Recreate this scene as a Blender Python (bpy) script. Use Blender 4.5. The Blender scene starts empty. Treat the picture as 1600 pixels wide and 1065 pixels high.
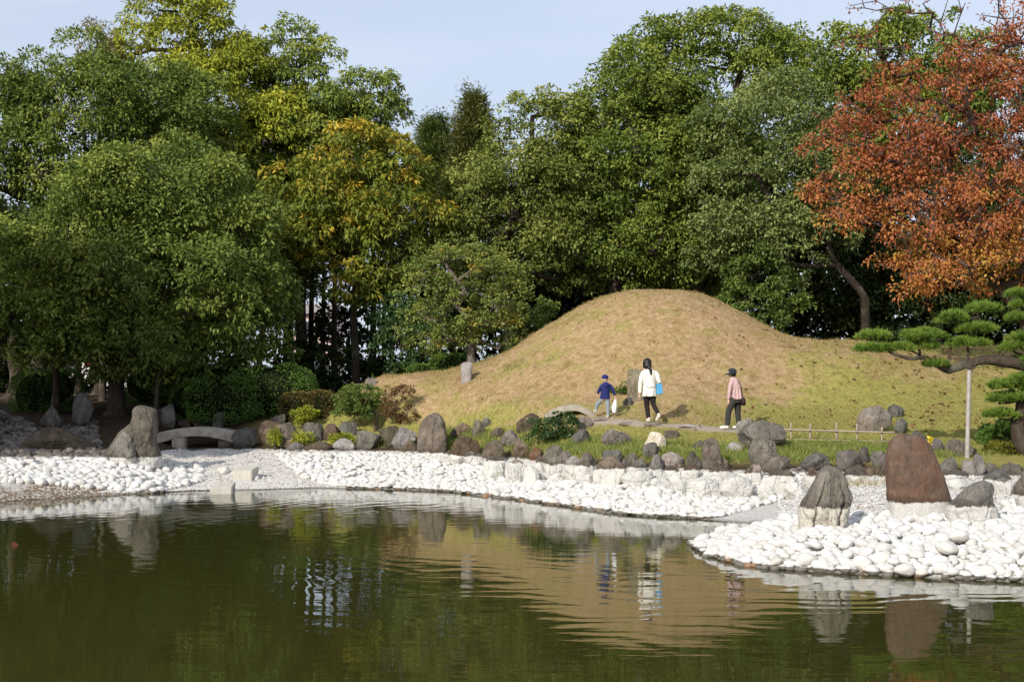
import bpy, bmesh, math, random
import numpy as np
from mathutils import Vector, Matrix, noise as mnoise

S = bpy.context.scene
COL = S.collection
F, H, YH = 2400.0, 2.65, 595.0          # survey constants: focal length in photo pixels, eye height above the pond, eye-level row

# ---------------------------------------------------------------- camera, sky, sun, exposure
cam = bpy.data.cameras.new('camera')
cam.sensor_width = 36.0
cam.lens = F / 1600 * 36
cam.shift_y = (YH - 532.5) / 1600
cam.clip_end = 3000
camo = bpy.data.objects.new('camera', cam)
camo.location = (0, 0, H)
camo.rotation_euler = (math.radians(90), 0, 0)
COL.objects.link(camo)
S.camera = camo

SUN_AZ = math.radians(32)      # light travels towards +y, turned this much towards +x
SUN_EL = math.radians(29)
w = bpy.data.worlds.new('World'); S.world = w; w.use_nodes = True
nt = w.node_tree; nt.nodes.clear()
wo = nt.nodes.new('ShaderNodeOutputWorld'); bg = nt.nodes.new('ShaderNodeBackground')
sky = nt.nodes.new('ShaderNodeTexSky'); sky.sky_type = 'NISHITA'; sky.sun_disc = False
sky.sun_elevation = SUN_EL
sky.sun_rotation = math.pi + SUN_AZ
sky.air_density = 1.0; sky.dust_density = 1.6; sky.ozone_density = 1.6
# thin high cloud veil over the whole sky
tc = nt.nodes.new('ShaderNodeTexCoord'); mp = nt.nodes.new('ShaderNodeMapping'); mp.inputs['Scale'].default_value = (1.2, 1.2, 7)
cn = nt.nodes.new('ShaderNodeTexNoise'); cn.inputs['Scale'].default_value = 2.2; cn.inputs['Detail'].default_value = 5
cr = nt.nodes.new('ShaderNodeMapRange'); cr.inputs[1].default_value = .35; cr.inputs[2].default_value = .8; cr.inputs[3].default_value = .62; cr.inputs[4].default_value = .95
mx = nt.nodes.new('ShaderNodeMixRGB'); mx.inputs[2].default_value = (7.0, 7.75, 9.3, 1)
nt.links.new(tc.outputs['Generated'], mp.inputs[0]); nt.links.new(mp.outputs[0], cn.inputs[0]); nt.links.new(cn.outputs[0], cr.inputs[0])
nt.links.new(cr.outputs[0], mx.inputs[0]); nt.links.new(sky.outputs[0], mx.inputs[1]); nt.links.new(mx.outputs[0], bg.inputs[0])
bg.inputs[1].default_value = 0.105
nt.links.new(bg.outputs[0], wo.inputs[0])
sl = bpy.data.lights.new('sun', 'SUN'); sl.energy = 4.3; sl.angle = math.radians(.5); sl.color = (1, .945, .85)
so = bpy.data.objects.new('sun', sl); COL.objects.link(so)
LD = Vector((math.sin(SUN_AZ) * math.cos(SUN_EL), math.cos(SUN_AZ) * math.cos(SUN_EL), -math.sin(SUN_EL)))
so.rotation_euler = LD.to_track_quat('-Z', 'Y').to_euler(); so.location = (-20, -30, 25)
S.view_settings.view_transform = 'Standard'; S.view_settings.look = 'None'
S.view_settings.exposure = 0.12; S.view_settings.gamma = 1; S.view_settings.use_curve_mapping = False
S.render.engine = 'CYCLES'
S.cycles.max_bounces = 6; S.cycles.transparent_max_bounces = 4; S.cycles.diffuse_bounces = 3

# ---------------------------------------------------------------- helpers
rng = np.random.default_rng(7)
def at(px, py, d):
    return Vector(((px - 800) * d / F, d, H + (YH - py) * d / F))
def tag(o, label=None, cat=None, group=None, kind=None):
    if label: o['label'] = label
    if cat: o['category'] = cat
    if group: o['group'] = group
    if kind: o['kind'] = kind
    return o
def empty(name, loc=(0, 0, 0), rz=0):
    o = bpy.data.objects.new(name, None); COL.objects.link(o); o.location = loc; o.rotation_euler[2] = rz
    o.empty_display_size = .1
    return o
def link(name, me, mat=None, parent=None):
    o = bpy.data.objects.new(name, me); COL.objects.link(o)
    if mat is not None and not me.materials: me.materials.append(mat)
    if parent is not None: o.parent = parent
    return o
def shade(me, flag=True):
    me.polygons.foreach_set('use_smooth', [flag] * len(me.polygons))
def fast_mesh(name, V, Fc, smooth=False, attr=None):
    """V (n,3), Fc (m,k) constant-k faces"""
    me = bpy.data.meshes.new(name)
    V = np.asarray(V, np.float32); Fc = np.asarray(Fc, np.int32)
    m, k = Fc.shape
    me.vertices.add(len(V)); me.vertices.foreach_set('co', V.ravel())
    me.loops.add(m * k); me.loops.foreach_set('vertex_index', Fc.ravel())
    me.polygons.add(m); me.polygons.foreach_set('loop_start', np.arange(0, m * k, k, dtype=np.int32))
    me.polygons.foreach_set('loop_total', np.full(m, k, np.int32))
    if smooth: me.polygons.foreach_set('use_smooth', np.ones(m, bool))
    if attr is not None:
        a = me.attributes.new('v', 'FLOAT', 'POINT'); a.data.foreach_set('value', np.asarray(attr, np.float32))
    me.update(calc_edges=True)
    return me
def from_bm(name, bm, smooth=True):
    me = bpy.data.meshes.new(name); bm.normal_update(); bm.to_mesh(me); bm.free()
    if smooth: shade(me)
    return me

# ---------------------------------------------------------------- materials
class NT:
    def __init__(s, name):
        s.m = bpy.data.materials.new(name); s.m.use_nodes = True; s.t = s.m.node_tree; s.t.nodes.clear()
        s.out = s.n('ShaderNodeOutputMaterial')
    def n(s, typ, **kw):
        x = s.t.nodes.new(typ)
        for k, v in kw.items():
            if hasattr(x, k): setattr(x, k, v)
            else: x.inputs[k.replace('_', ' ')].default_value = v
        return x
    def l(s, a, b): s.t.links.new(a, b)
    def noise(s, scale, detail=4, rough=.55, vec=None):
        x = s.n('ShaderNodeTexNoise'); x.inputs['Scale'].default_value = scale; x.inputs['Detail'].default_value = detail; x.inputs['Roughness'].default_value = rough
        if vec is not None: s.l(vec, x.inputs['Vector'])
        return x.outputs['Fac']
    def rng(s, v, a, b, c=0, d=1):
        x = s.n('ShaderNodeMapRange'); s.l(v, x.inputs[0])
        for i, q in enumerate((a, b, c, d)): x.inputs[i + 1].default_value = q
        return x.outputs[0]
    def math(s, op, a, b=0.0):
        x = s.n('ShaderNodeMath'); x.operation = op
        for i, q in enumerate((a, b)):
            if isinstance(q, (int, float)): x.inputs[i].default_value = q
            else: s.l(q, x.inputs[i])
        return x.outputs[0]
    def mix(s, f, a, b, mode='MIX'):
        x = s.n('ShaderNodeMixRGB'); x.blend_type = mode
        for i, q in enumerate((f, a, b)):
            if isinstance(q, (int, float)): x.inputs[i].default_value = q
            elif isinstance(q, tuple): x.inputs[i].default_value = (*q[:3], 1)
            else: s.l(q, x.inputs[i])
        return x.outputs[0]
    def bsdf(s, col, rough=.7, spec=.3, bump=None, bs=.3, bd=.02):
        p = s.n('ShaderNodeBsdfPrincipled')
        if isinstance(col, tuple): p.inputs['Base Color'].default_value = (*col[:3], 1)
        else: s.l(col, p.inputs['Base Color'])
        if isinstance(rough, (int, float)): p.inputs['Roughness'].default_value = rough
        else: s.l(rough, p.inputs['Roughness'])
        p.inputs['Specular IOR Level'].default_value = spec
        if bump is not None:
            b = s.n('ShaderNodeBump'); b.inputs['Strength'].default_value = bs; b.inputs['Distance'].default_value = bd
            s.l(bump, b.inputs['Height']); s.l(b.outputs[0], p.inputs['Normal'])
        s.p = p
        s.l(p.outputs[0], s.out.inputs[0])
        return s.m
    def pos(s):
        g = s.n('ShaderNodeNewGeometry'); return g.outputs['Position']
    def obj(s):
        return s.n('ShaderNodeTexCoord').outputs['Object']
    def rand(s):
        return s.n('ShaderNodeObjectInfo').outputs['Random']
    def attr(s, nm='v'):
        a = s.n('ShaderNodeAttribute'); a.attribute_name = nm; return a

LINE = 0.72   # old high-water mark: every stone below it is bleached white with lime
WHITE = (.66, .64, .59)
def bleach(k, rock_col, pos, band=True, white=WHITE):
    sp = k.n('ShaderNodeSeparateXYZ'); k.l(pos, sp.inputs[0]); z = sp.outputs[2]
    n1 = k.noise(6, 3, vec=pos); n2 = k.noise(28, 3, vec=pos)
    zz = k.math('ADD', z, k.rng(n1, .3, .7, -.03, .03))
    zz = k.math('ADD', zz, k.rng(n2, .3, .7, -.012, .012))
    if band: rock_col = k.mix(k.rng(zz, LINE + .12, LINE + .0, 0, .55), rock_col, (.05, .036, .026))
    n3 = k.noise(3.5, 6, .7, vec=pos)
    wc = k.mix(k.rng(n3, .48, .78, 0, .5), white, tuple(q * .72 for q in (.60, .54, .44)))
    col = k.mix(k.rng(zz, LINE + .012, LINE - .012), rock_col, wc)
    # wet, weedy foot at the present water's edge
    return k.mix(k.rng(zz, .085, .035, 0, .85), col, (.11, .09, .06))
def rock_mat(name, a, b, lichen=.35, white=WHITE, scale=1.0, rust=0.0):
    k = NT(name); pos = k.pos()
    off = k.n('ShaderNodeVectorMath'); off.operation = 'ADD'; k.l(pos, off.inputs[0])
    cx = k.n('ShaderNodeCombineXYZ'); rs = k.math('MULTIPLY', k.rand(), 40.0); k.l(rs, cx.inputs[0]); k.l(rs, cx.inputs[2]); k.l(cx.outputs[0], off.inputs[1]); p2 = off.outputs[0]
    mp = k.n('ShaderNodeMapping'); mp.inputs['Scale'].default_value = (1, 1, .45); mp.inputs['Rotation'].default_value = (.5, .35, 0); k.l(p2, mp.inputs[0])
    n = k.noise(2.4 * scale, 8, .7, p2); n2 = k.noise(8 * scale, 8, .75, mp.outputs[0]); n5 = k.noise(3.2, 6, .7, mp.outputs[0])
    c = k.mix(k.rng(n, .35, .66), a, b)
    c = k.mix(k.rng(n2, .47, .70, 0, .75), c, tuple(x * .34 for x in a))
    c = k.mix(k.rng(n5, .52, .66, 0, .55), c, tuple(min(1, x * 1.55) for x in b))
    if rust:
        n4 = k.noise(3.1, 5, .7, pos); c = k.mix(k.rng(n4, .40, .62, 0, rust), c, (.17, .068, .03))
        c = k.mix(k.rng(k.noise(7, 6, .7, pos), .56, .66, 0, .5), c, (.26, .15, .09))
    c = k.mix(k.rng(k.noise(15 * scale, 5, .6, p2), .58, .66, 0, lichen), c, (.34, .33, .27))
    hs = k.n('ShaderNodeHueSaturation'); k.l(k.rng(k.rand(), 0, 1, .68, 1.4), hs.inputs['Value']); k.l(k.rng(k.math('FRACT', k.math('MULTIPLY', k.rand(), 7.3)), 0, 1, .5, 1.15), hs.inputs['Saturation']); k.l(c, hs.inputs['Color'])
    c = bleach(k, hs.outputs[0], pos, white=white)
    vo = k.n('ShaderNodeTexVoronoi'); vo.feature = 'DISTANCE_TO_EDGE'; vo.inputs['Scale'].default_value = 2.6; k.l(k.mix(.12, mp.outputs[0], k.n('ShaderNodeTexNoise').outputs['Color']), vo.inputs['Vector'])
    crack = k.rng(vo.outputs['Distance'], .0, .05, -.55 if rust == 0 else -.12, 0)
    bmp = k.math('ADD', k.math('ADD', k.math('MULTIPLY', n2, 1.3), crack), k.math('MULTIPLY', k.noise(38, 5, .75, pos), .6))
    return k.bsdf(c, .85, .2, bmp, .9, .055)
R_GREY = rock_mat('rock_grey', (.10, .088, .070), (.18, .16, .125))
R_BROWN = rock_mat('rock_brown', (.10, .072, .046), (.18, .135, .09), .28)
R_TAN = rock_mat('rock_tan', (.20, .165, .10), (.30, .25, .16))
R_RED = rock_mat('rock_red_brown', (.11, .066, .044), (.18, .12, .082), .08, rust=.75)
R_GREEN = rock_mat('rock_greenish', (.23, .185, .135), (.32, .28, .21), .35, white=(.64, .59, .50))
R_PALE = rock_mat('rock_pale_yellow', (.55, .44, .27), (.66, .56, .38), .3)
R_LIGHT = rock_mat('rock_light', (.26, .22, .18), (.36, .31, .27), .4)
R_MOSS = rock_mat('rock_mossy', (.085, .07, .045), (.15, .13, .08), .2)

def pebble_mat():
    k = NT('bleached_pebble'); pos = k.pos(); r = k.rand()
    ra = k.attr('v').outputs['Fac']; r = k.math('FRACT', k.math('ADD', r, ra))
    c = k.mix(k.rng(r, .0, 1, 0, 1), (.65, .635, .605), (.53, .505, .465))
    c = k.mix(k.rng(k.math('FRACT', k.math('MULTIPLY', r, 13.7)), .965, .985, 0, .6), c, (.40, .37, .32))
    c = k.mix(k.rng(k.noise(9, 5, .7, pos), .5, .72, 0, .5), c, (.52, .48, .41))
    sp = k.n('ShaderNodeSeparateXYZ'); k.l(pos, sp.inputs[0]); z = sp.outputs[2]
    zz = k.math('ADD', z, k.rng(k.noise(4, 2, vec=pos), .3, .7, -.015, .015))
    stone = k.mix(k.rng(r, .91, .94), (.15, .135, .115), (.27, .165, .095))
    c = k.mix(k.rng(zz, .062, .05), c, stone)
    grey = k.mix(r, (.07, .058, .05), (.17, .145, .125))
    c = k.mix(k.rng(zz, LINE - .01, LINE + .03), c, grey)
    return k.bsdf(c, .7, .25, k.noise(60, 3, vec=pos), .25, .01)
PEB = pebble_mat()

def simple(name, col, rough=.8, var=.25, scale=12, spec=.25, bump=.3, bd=.01):
    k = NT(name); pos = k.obj()
    n = k.noise(scale, 5, .6, pos)
    c = k.mix(k.rng(n, .3, .7, 0, 1), tuple(x * (1 - var) for x in col), tuple(min(1, x * (1 + var)) for x in col))
    return k.bsdf(c, rough, spec, n, bump, bd)

def leaf_mat(name, a, b, c=None, trans=.25, rough=.55, spec=.2):
    k = NT(name); v = k.attr('v').outputs['Fac']
    col = k.mix(k.rng(v, 0, .6), a, b)
    if c is not None: col = k.mix(k.rng(v, .62, .95), col, c)
    m = k.bsdf(col, rough, spec)
    t = k.n('ShaderNodeBsdfTranslucent'); k.l(k.mix(1.0, col, (1.0, 1.0, .55), 'MULTIPLY'), t.inputs[0])
    ms = k.n('ShaderNodeMixShader'); ms.inputs[0].default_value = trans
    k.l(k.p.outputs[0], ms.inputs[1]); k.l(t.outputs[0], ms.inputs[2]); k.l(ms.outputs[0], k.out.inputs[0])
    return m
L_DEEP = leaf_mat('leaves_deep_green', (0.087, 0.133, 0.026), (0.186, 0.245, 0.050), (0.322, 0.354, 0.077))
L_MID = leaf_mat('leaves_mid_green', (0.103, 0.152, 0.026), (0.225, 0.283, 0.050), (0.356, 0.378, 0.072))
L_YEL = leaf_mat('leaves_yellow_green', (0.164, 0.207, 0.024), (0.380, 0.401, 0.044), (0.557, 0.512, 0.061))
L_ORG = leaf_mat('leaves_turning', (0.105, 0.148, 0.022), (0.239, 0.260, 0.035), (0.533, 0.371, 0.044))
L_OLIVE = leaf_mat('leaves_olive', (0.117, 0.152, 0.033), (0.233, 0.268, 0.059), (0.356, 0.362, 0.090))
L_GREY = leaf_mat('leaves_grey_green', (0.103, 0.142, 0.039), (0.205, 0.254, 0.072), (0.341, 0.378, 0.132), rough=.45, spec=.35)
L_CEDAR = leaf_mat('cedar_sprays', (0.058, 0.096, 0.025), (0.128, 0.178, 0.043), (0.230, 0.218, 0.057))
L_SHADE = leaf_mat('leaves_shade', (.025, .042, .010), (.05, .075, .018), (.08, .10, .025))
L_HEDGE = leaf_mat('hedge_leaves', (0.063, 0.125, 0.024), (0.133, 0.233, 0.043), (0.214, 0.322, 0.062), trans=.15)
L_HEDGEB = leaf_mat('hedge_leaves_bronze', (.07, .06, .018), (.13, .10, .03), (.22, .18, .04), trans=.15)
L_BRIGHT = leaf_mat('leaves_bright', (0.075, 0.122, 0.024), (0.138, 0.204, 0.042), (0.225, 0.275, 0.060))
L_RUST = leaf_mat('leaves_rust', (.12, .07, .03), (.20, .11, .05), (.24, .17, .06))
L_RED = leaf_mat('cherry_leaves_red', (0.337, 0.104, 0.049), (0.510, 0.190, 0.071), (0.510, 0.314, 0.060), trans=.3, rough=.55)
L_PINE = leaf_mat('pine_needles', (.08, .15, .025), (.20, .30, .045), (.34, .38, .08), trans=.2, rough=.5)
L_STRAW = leaf_mat('dry_straw', (.34, .27, .15), (.48, .40, .25), (.6, .52, .36), trans=.1)
L_GRASS = leaf_mat('grass_blades', (.10, .155, .03), (.22, .28, .055), (.46, .40, .17), trans=.3)
L_LAWN = leaf_mat('lawn_blades', (.28, .25, .07), (.46, .34, .15), (.56, .43, .25), trans=.25)
L_FLOWER = leaf_mat('yellow_petals', (.7, .52, .03), (.8, .6, .05), None)

def bark_mat(name, a, b):
    k = NT(name); o = k.pos()
    mp = k.n('ShaderNodeMapping'); mp.inputs['Scale'].default_value = (9, 9, 1.6); k.l(o, mp.inputs[0])
    n = k.noise(2.2, 6, .7, mp.outputs[0])
    c = k.mix(k.rng(n, .35, .65), a, b)
    c = k.mix(k.rng(k.noise(2.5, 3, vec=o), .5, .7, 0, .4), c, (.16, .165, .12))
    return k.bsdf(c, .9, .1, n, .8, .03)
BARK = bark_mat('bark_dark', (.035, .026, .019), (.09, .068, .05))
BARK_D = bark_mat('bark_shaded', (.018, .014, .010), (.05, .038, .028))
BARK_L = bark_mat('bark_light', (.09, .075, .06), (.19, .16, .13))
BARK_R = bark_mat('bark_reddish', (.10, .06, .04), (.2, .12, .085))
BARK_C = bark_mat('bark_cherry', (.04, .028, .024), (.10, .075, .065))
CONC = simple('weathered_concrete', (.30, .265, .215), .9, .3, 5, .2, .5, .02)
CONC_W = simple('pale_block_stone', (.46, .435, .375), .85, .12, 6, .2, .4, .01)
BAMBOO = simple('weathered_bamboo', (.33, .265, .20), .6, .25, 20, .3, .2, .004)
METAL = simple('galvanised_pole', (.34, .31, .28), .5, .2, 9, .4, .1, .002)

# ---------------------------------------------------------------- terrain
#        px     edge   beach top    wall top    terrace      path/base   back
COLS = [(-800, (24.0, 0), (26.5, .5), (27.5, .8), (29.5, 1.1), (34, 1.6), (46, 2.0), (62, 2.15)),
        (-300, (31.5, 0), (34.0, .5), (36.5, .72), (39, .95), (43, 1.5), (52, 1.95), (62, 2.15)),
        (0,    (33.65, 0), (35.6, .36), (39.6, .72), (43, .98), (46, 1.5), (52, 1.9), (62, 2.15)),
        (200,  (35.9, 0), (37.4, .30), (39.8, .71), (42.5, 1.0), (46, 1.5), (52, 1.9), (62, 2.15)),
        (300,  (37.0, 0), (42.0, .50), (43.8, .66), (45.5, .85), (48, 1.5), (52, 1.9), (62, 2.15)),
        (400,  (37.4, 0), (42.0, .50), (43.4, .72), (44.4, 1.15), (48, 1.75), (53, 2.0), (62, 2.15)),
        (500,  (38.1, 0), (42.0, .55), (43.1, .74), (44.2, 1.20), (46.5, 1.75), (52, 2.1), (62, 2.2)),
        (600,  (37.6, 0), (41.7, .55), (42.7, .76), (43.8, 1.20), (46.5, 2.2), (50, 2.35), (62, 2.2)),
        (700,  (36.8, 0), (40.5, .46), (41.8, .78), (42.8, 1.20), (44.5, 1.65), (50, 2.3), (62, 2.2)),
        (800,  (34.6, 0), (37.8, .38), (38.8, .82), (39.8, 1.02), (42.3, 1.62), (48, 1.9), (62, 2.2)),
        (900,  (32.1, 0), (35.0, .34), (36.0, .84), (37.4, 1.10), (40.4, 1.63), (46, 1.85), (62, 2.2)),
        (1000, (30.1, 0), (33.6, .33), (34.8, .84), (36.0, 1.10), (38.4, 1.58), (45, 1.85), (62, 2.2)),
        (1100, (29.4, 0), (32.4, .27), (33.9, .84), (34.9, 1.02), (37.8, 1.52), (45, 1.85), (62, 2.2)),
        (1200, (28.2, 0), (31.6, .25), (33.2, .84), (34.2, 1.00), (37.8, 1.50), (45, 1.9), (62, 2.2)),
        (1300, (27.4, .05), (31.2, .46), (33.2, .86), (35.4, 1.15), (38.3, 1.50), (45, 2.0), (62, 2.2)),
        (1400, (26.0, .1), (31.0, .50), (32.8, .88), (35.0, 1.10), (38.0, 1.50), (45, 2.1), (62, 2.2)),
        (1500, (25.0, .1), (30.6, .50), (32.2, .90), (34.2, 1.05), (38.0, 1.55), (45, 2.1), (62, 2.2)),
        (1600, (24.0, .1), (30.4, .50), (32.0, .92), (34.2, 1.05), (38.0, 1.55), (45, 2.1), (62, 2.2)),
        (2400, (18.0, .1), (26.0, .50), (28.0, .92), (31.0, 1.05), (36.0, 1.55), (45, 2.1), (62, 2.2))]
CPX = np.array([c[0] for c in COLS], float)
KD = np.array([[k[0] for k in c[1:]] for c in COLS]); KZ = np.array([[k[1] for k in c[1:]] for c in COLS])
def water_pt(px, py):
    d = F * H / (py - YH); return ((px - 800) * d / F, d)
PEN = np.array([water_pt(*p) for p in [(1078, 850), (1105, 868), (1150, 880), (1200, 888), (1280, 893), (1400, 900), (1500, 905), (1600, 909), (1900, 935), (2600, 980)]]
               + [(40, 30), (10, 31)] + [water_pt(*p) for p in [(1245, 822), (1205, 824), (1150, 835), (1105, 843)]])
def poly_sd(P, x, y):
    """signed distance, positive inside"""
    d = np.full(x.shape, 1e9); ins = np.zeros(x.shape, bool); n = len(P)
    for i in range(n):
        ax, ay = P[i]; bx, by = P[(i + 1) % n]
        ex, ey = bx - ax, by - ay
        t = np.clip(((x - ax) * ex + (y - ay) * ey) / (ex * ex + ey * ey + 1e-12), 0, 1)
        d = np.minimum(d, np.hypot(x - ax - t * ex, y - ay - t * ey))
        c = ((ay > y) != (by > y)) & (x < (bx - ax) * (y - ay) / (by - ay + 1e-12) + ax)
        ins ^= c
    return np.where(ins, d, -d)
def ss(a, b, t):
    t = np.clip((t - a) / (b - a), 0, 1); return t * t * (3 - 2 * t)
def smax(a, b, k):
    h = np.clip(.5 + .5 * (a - b) / k, 0, 1); return b * (1 - h) + a * h + k * h * (1 - h)
def bumpy(x, y, f, s=0):
    return (np.sin(x * f + 1.3 * np.sin(y * f * .7 + s) + s) * np.cos(y * f * 1.1 + 1.7 * np.sin(x * f * .6 + s * 2)))
def ground_z(x, y):
    x = np.asarray(x, float); y = np.asarray(y, float)
    ye = np.maximum(y, 6.0)
    px = np.clip(800 + F * x / ye, CPX[0], CPX[-1])
    D = [np.interp(px, CPX, KD[:, k]) for k in range(KD.shape[1])]
    Z = [np.interp(px, CPX, KZ[:, k]) for k in range(KZ.shape[1])]
    D = [D[0] - 7] + D + [np.full_like(D[0], 400.0)]
    Z = [np.full_like(Z[0], -1.3)] + Z + [np.full_like(Z[0], 2.4)]
    z = np.full(x.shape, -1.3)
    for k in range(len(D) - 1):
        t = np.clip((y - D[k]) / (D[k + 1] - D[k]), 0, 1)
        z = np.where(y >= D[k], Z[k] + (Z[k + 1] - Z[k]) * t, z)
    z = np.where(y > 400, 2.4, z)
    sd = poly_sd(PEN, x, y)
    pen = np.where(sd > 0, .46 * (1 - np.exp(-sd / 1.3)), np.maximum(-1.3, sd * .35))
    z = np.maximum(z, pen)
    # the grassed mound, its lower shoulder and the long ridge to its right
    r = np.hypot((x - 4.45) / np.where(x > 4.45, .88, 1.0), (y - 47) / 1.0)
    m = 3.55 * np.exp(-(r / 5.0) ** 2.5)
    m2 = 1.62 * np.exp(-(np.hypot((x - 8.6) / 1.45, (y - 44.2)) / 2.7) ** 2.8)
    rr = ss(3.5, 10.5, x); m3 = 1.6 * rr * np.exp(-np.abs((y - 47.6) / 5.2) ** 2.6) * (1 - ss(45, 70, x))
    m4 = 1.05 * np.exp(-(np.hypot((x + .9) / 3.4, (y - 46.6) / 3.3)) ** 2.6)
    m5 = .45 * np.exp(-(np.hypot((x + 3.9) / 2.6, (y - 46.8) / 2.6)) ** 2.5)
    mm = (m ** 3 + m2 ** 3 + m3 ** 3 + m4 ** 3 + m5 ** 3) ** (1 / 3)
    z = z + mm * ss(1.3, 1.6, z) * ss(-7.5, -5.0, x)
    land = ss(.0, .3, z)
    z = z + land * (.022 * bumpy(x, y, 2.3, .4) + .02 * bumpy(x, y, 5.7, 2.1) + .010 * bumpy(x, y, 11.3, 4.1)) + ss(1.5, 1.9, z) * .03 * bumpy(x, y, 1.1, 5)
    # near bank, where the viewer stands
    z = np.maximum(z, np.where(y < 8.5, 1.05 * ss(8.5, 5.0, y) - 1.3 * ss(5.5, 8.5, y), -9))
    return z
def gz(x, y): return float(ground_z(np.array([x]), np.array([y]))[0])
def hit(px, py, dmin=15.0, dmax=90.0):
    d = np.arange(dmin, dmax, .03); z = ground_z((px - 800) * d / F, d)
    yy = YH + (H - z) * F / d
    ok = (yy <= py) & (z > -.02)
    i = int(np.argmax(ok)) if ok.any() else len(d) - 1
    return float(d[i])
def proj(x, y, z): return 800 + F * x / y, YH + (H - z) * F / y

def spaced(segs):
    out = []
    for a, b, s in segs: out += list(np.arange(a, b, s))
    out.append(segs[-1][1]); return np.array(out)
gx = spaced([(-1500, -100, 200), (-100, -30, 7), (-30, -17, .8), (-17, 20, .19), (20, 34, .8), (34, 100, 7), (100, 1500, 200)])
gy = spaced([(-1500, -10, 300), (-10, 10, 1.2), (10, 20, .5), (20, 53, .18), (53, 70, .6), (70, 120, 4), (120, 3000, 240)])
GX, GY = np.meshgrid(gx, gy)
GZ = ground_z(GX, GY)
V = np.stack([GX, GY, GZ], -1).reshape(-1, 3)
nx, ny = len(gx), len(gy)
ii, jj = np.meshgrid(np.arange(nx - 1), np.arange(ny - 1)); a = (jj * nx + ii).ravel()
Fc = np.stack([a, a + 1, a + nx + 1, a + nx], -1)
me = fast_mesh('ground', V, Fc, True)
PXg, PYg = proj(GX, np.maximum(GY, 1), GZ)
turf = ss(.78, .95, GZ) * ss(395, 480, PXg + 60 * bumpy(GX, GY, .8, 1)) * ss(56, 51, GY + 1.5 * bumpy(GX, GY, .5, 2))
turf = np.where(GY < 12, 1, turf)
green = .5 + .5 * bumpy(GX, GY, .55, 3.3)
low = ss(2.5, 1.3, GZ) + .7 * ss(1180, 1330, PXg) * ss(44.5, 41, GY) + .45 * ss(1200, 1400, PXg)
green = np.clip(.3 * green + .9 * low * (.45 + .55 * (.5 + .5 * bumpy(GX, GY, .9, 7))), 0, 1)
PATH = [(640, 708), (700, 700)]
PATHW = [at(px, py, hit(px, py)) for px, py in [(925, 657), (960, 658), (1010, 662), (1060, 665), (1110, 669), (1150, 671), (1215, 674)]]
pd = np.full(GX.shape, 1e9)
for p, q in zip(PATHW[:-1], PATHW[1:]):
    ex, ey = q.x - p.x, q.y - p.y
    t = np.clip(((GX - p.x) * ex + (GY - p.y) * ey) / (ex * ex + ey * ey), 0, 1)
    pd = np.minimum(pd, np.hypot(GX - p.x - t * ex, GY - p.y - t * ey))
path = ss(.34, .16, pd)
ca = me.color_attributes.new('zone', 'FLOAT_COLOR', 'POINT')
cc = np.ones((nx * ny, 4), np.float32); cc[:, 0] = turf.ravel(); cc[:, 1] = green.ravel(); cc[:, 2] = path.ravel()
ca.data.foreach_set('color', cc.ravel())
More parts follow.
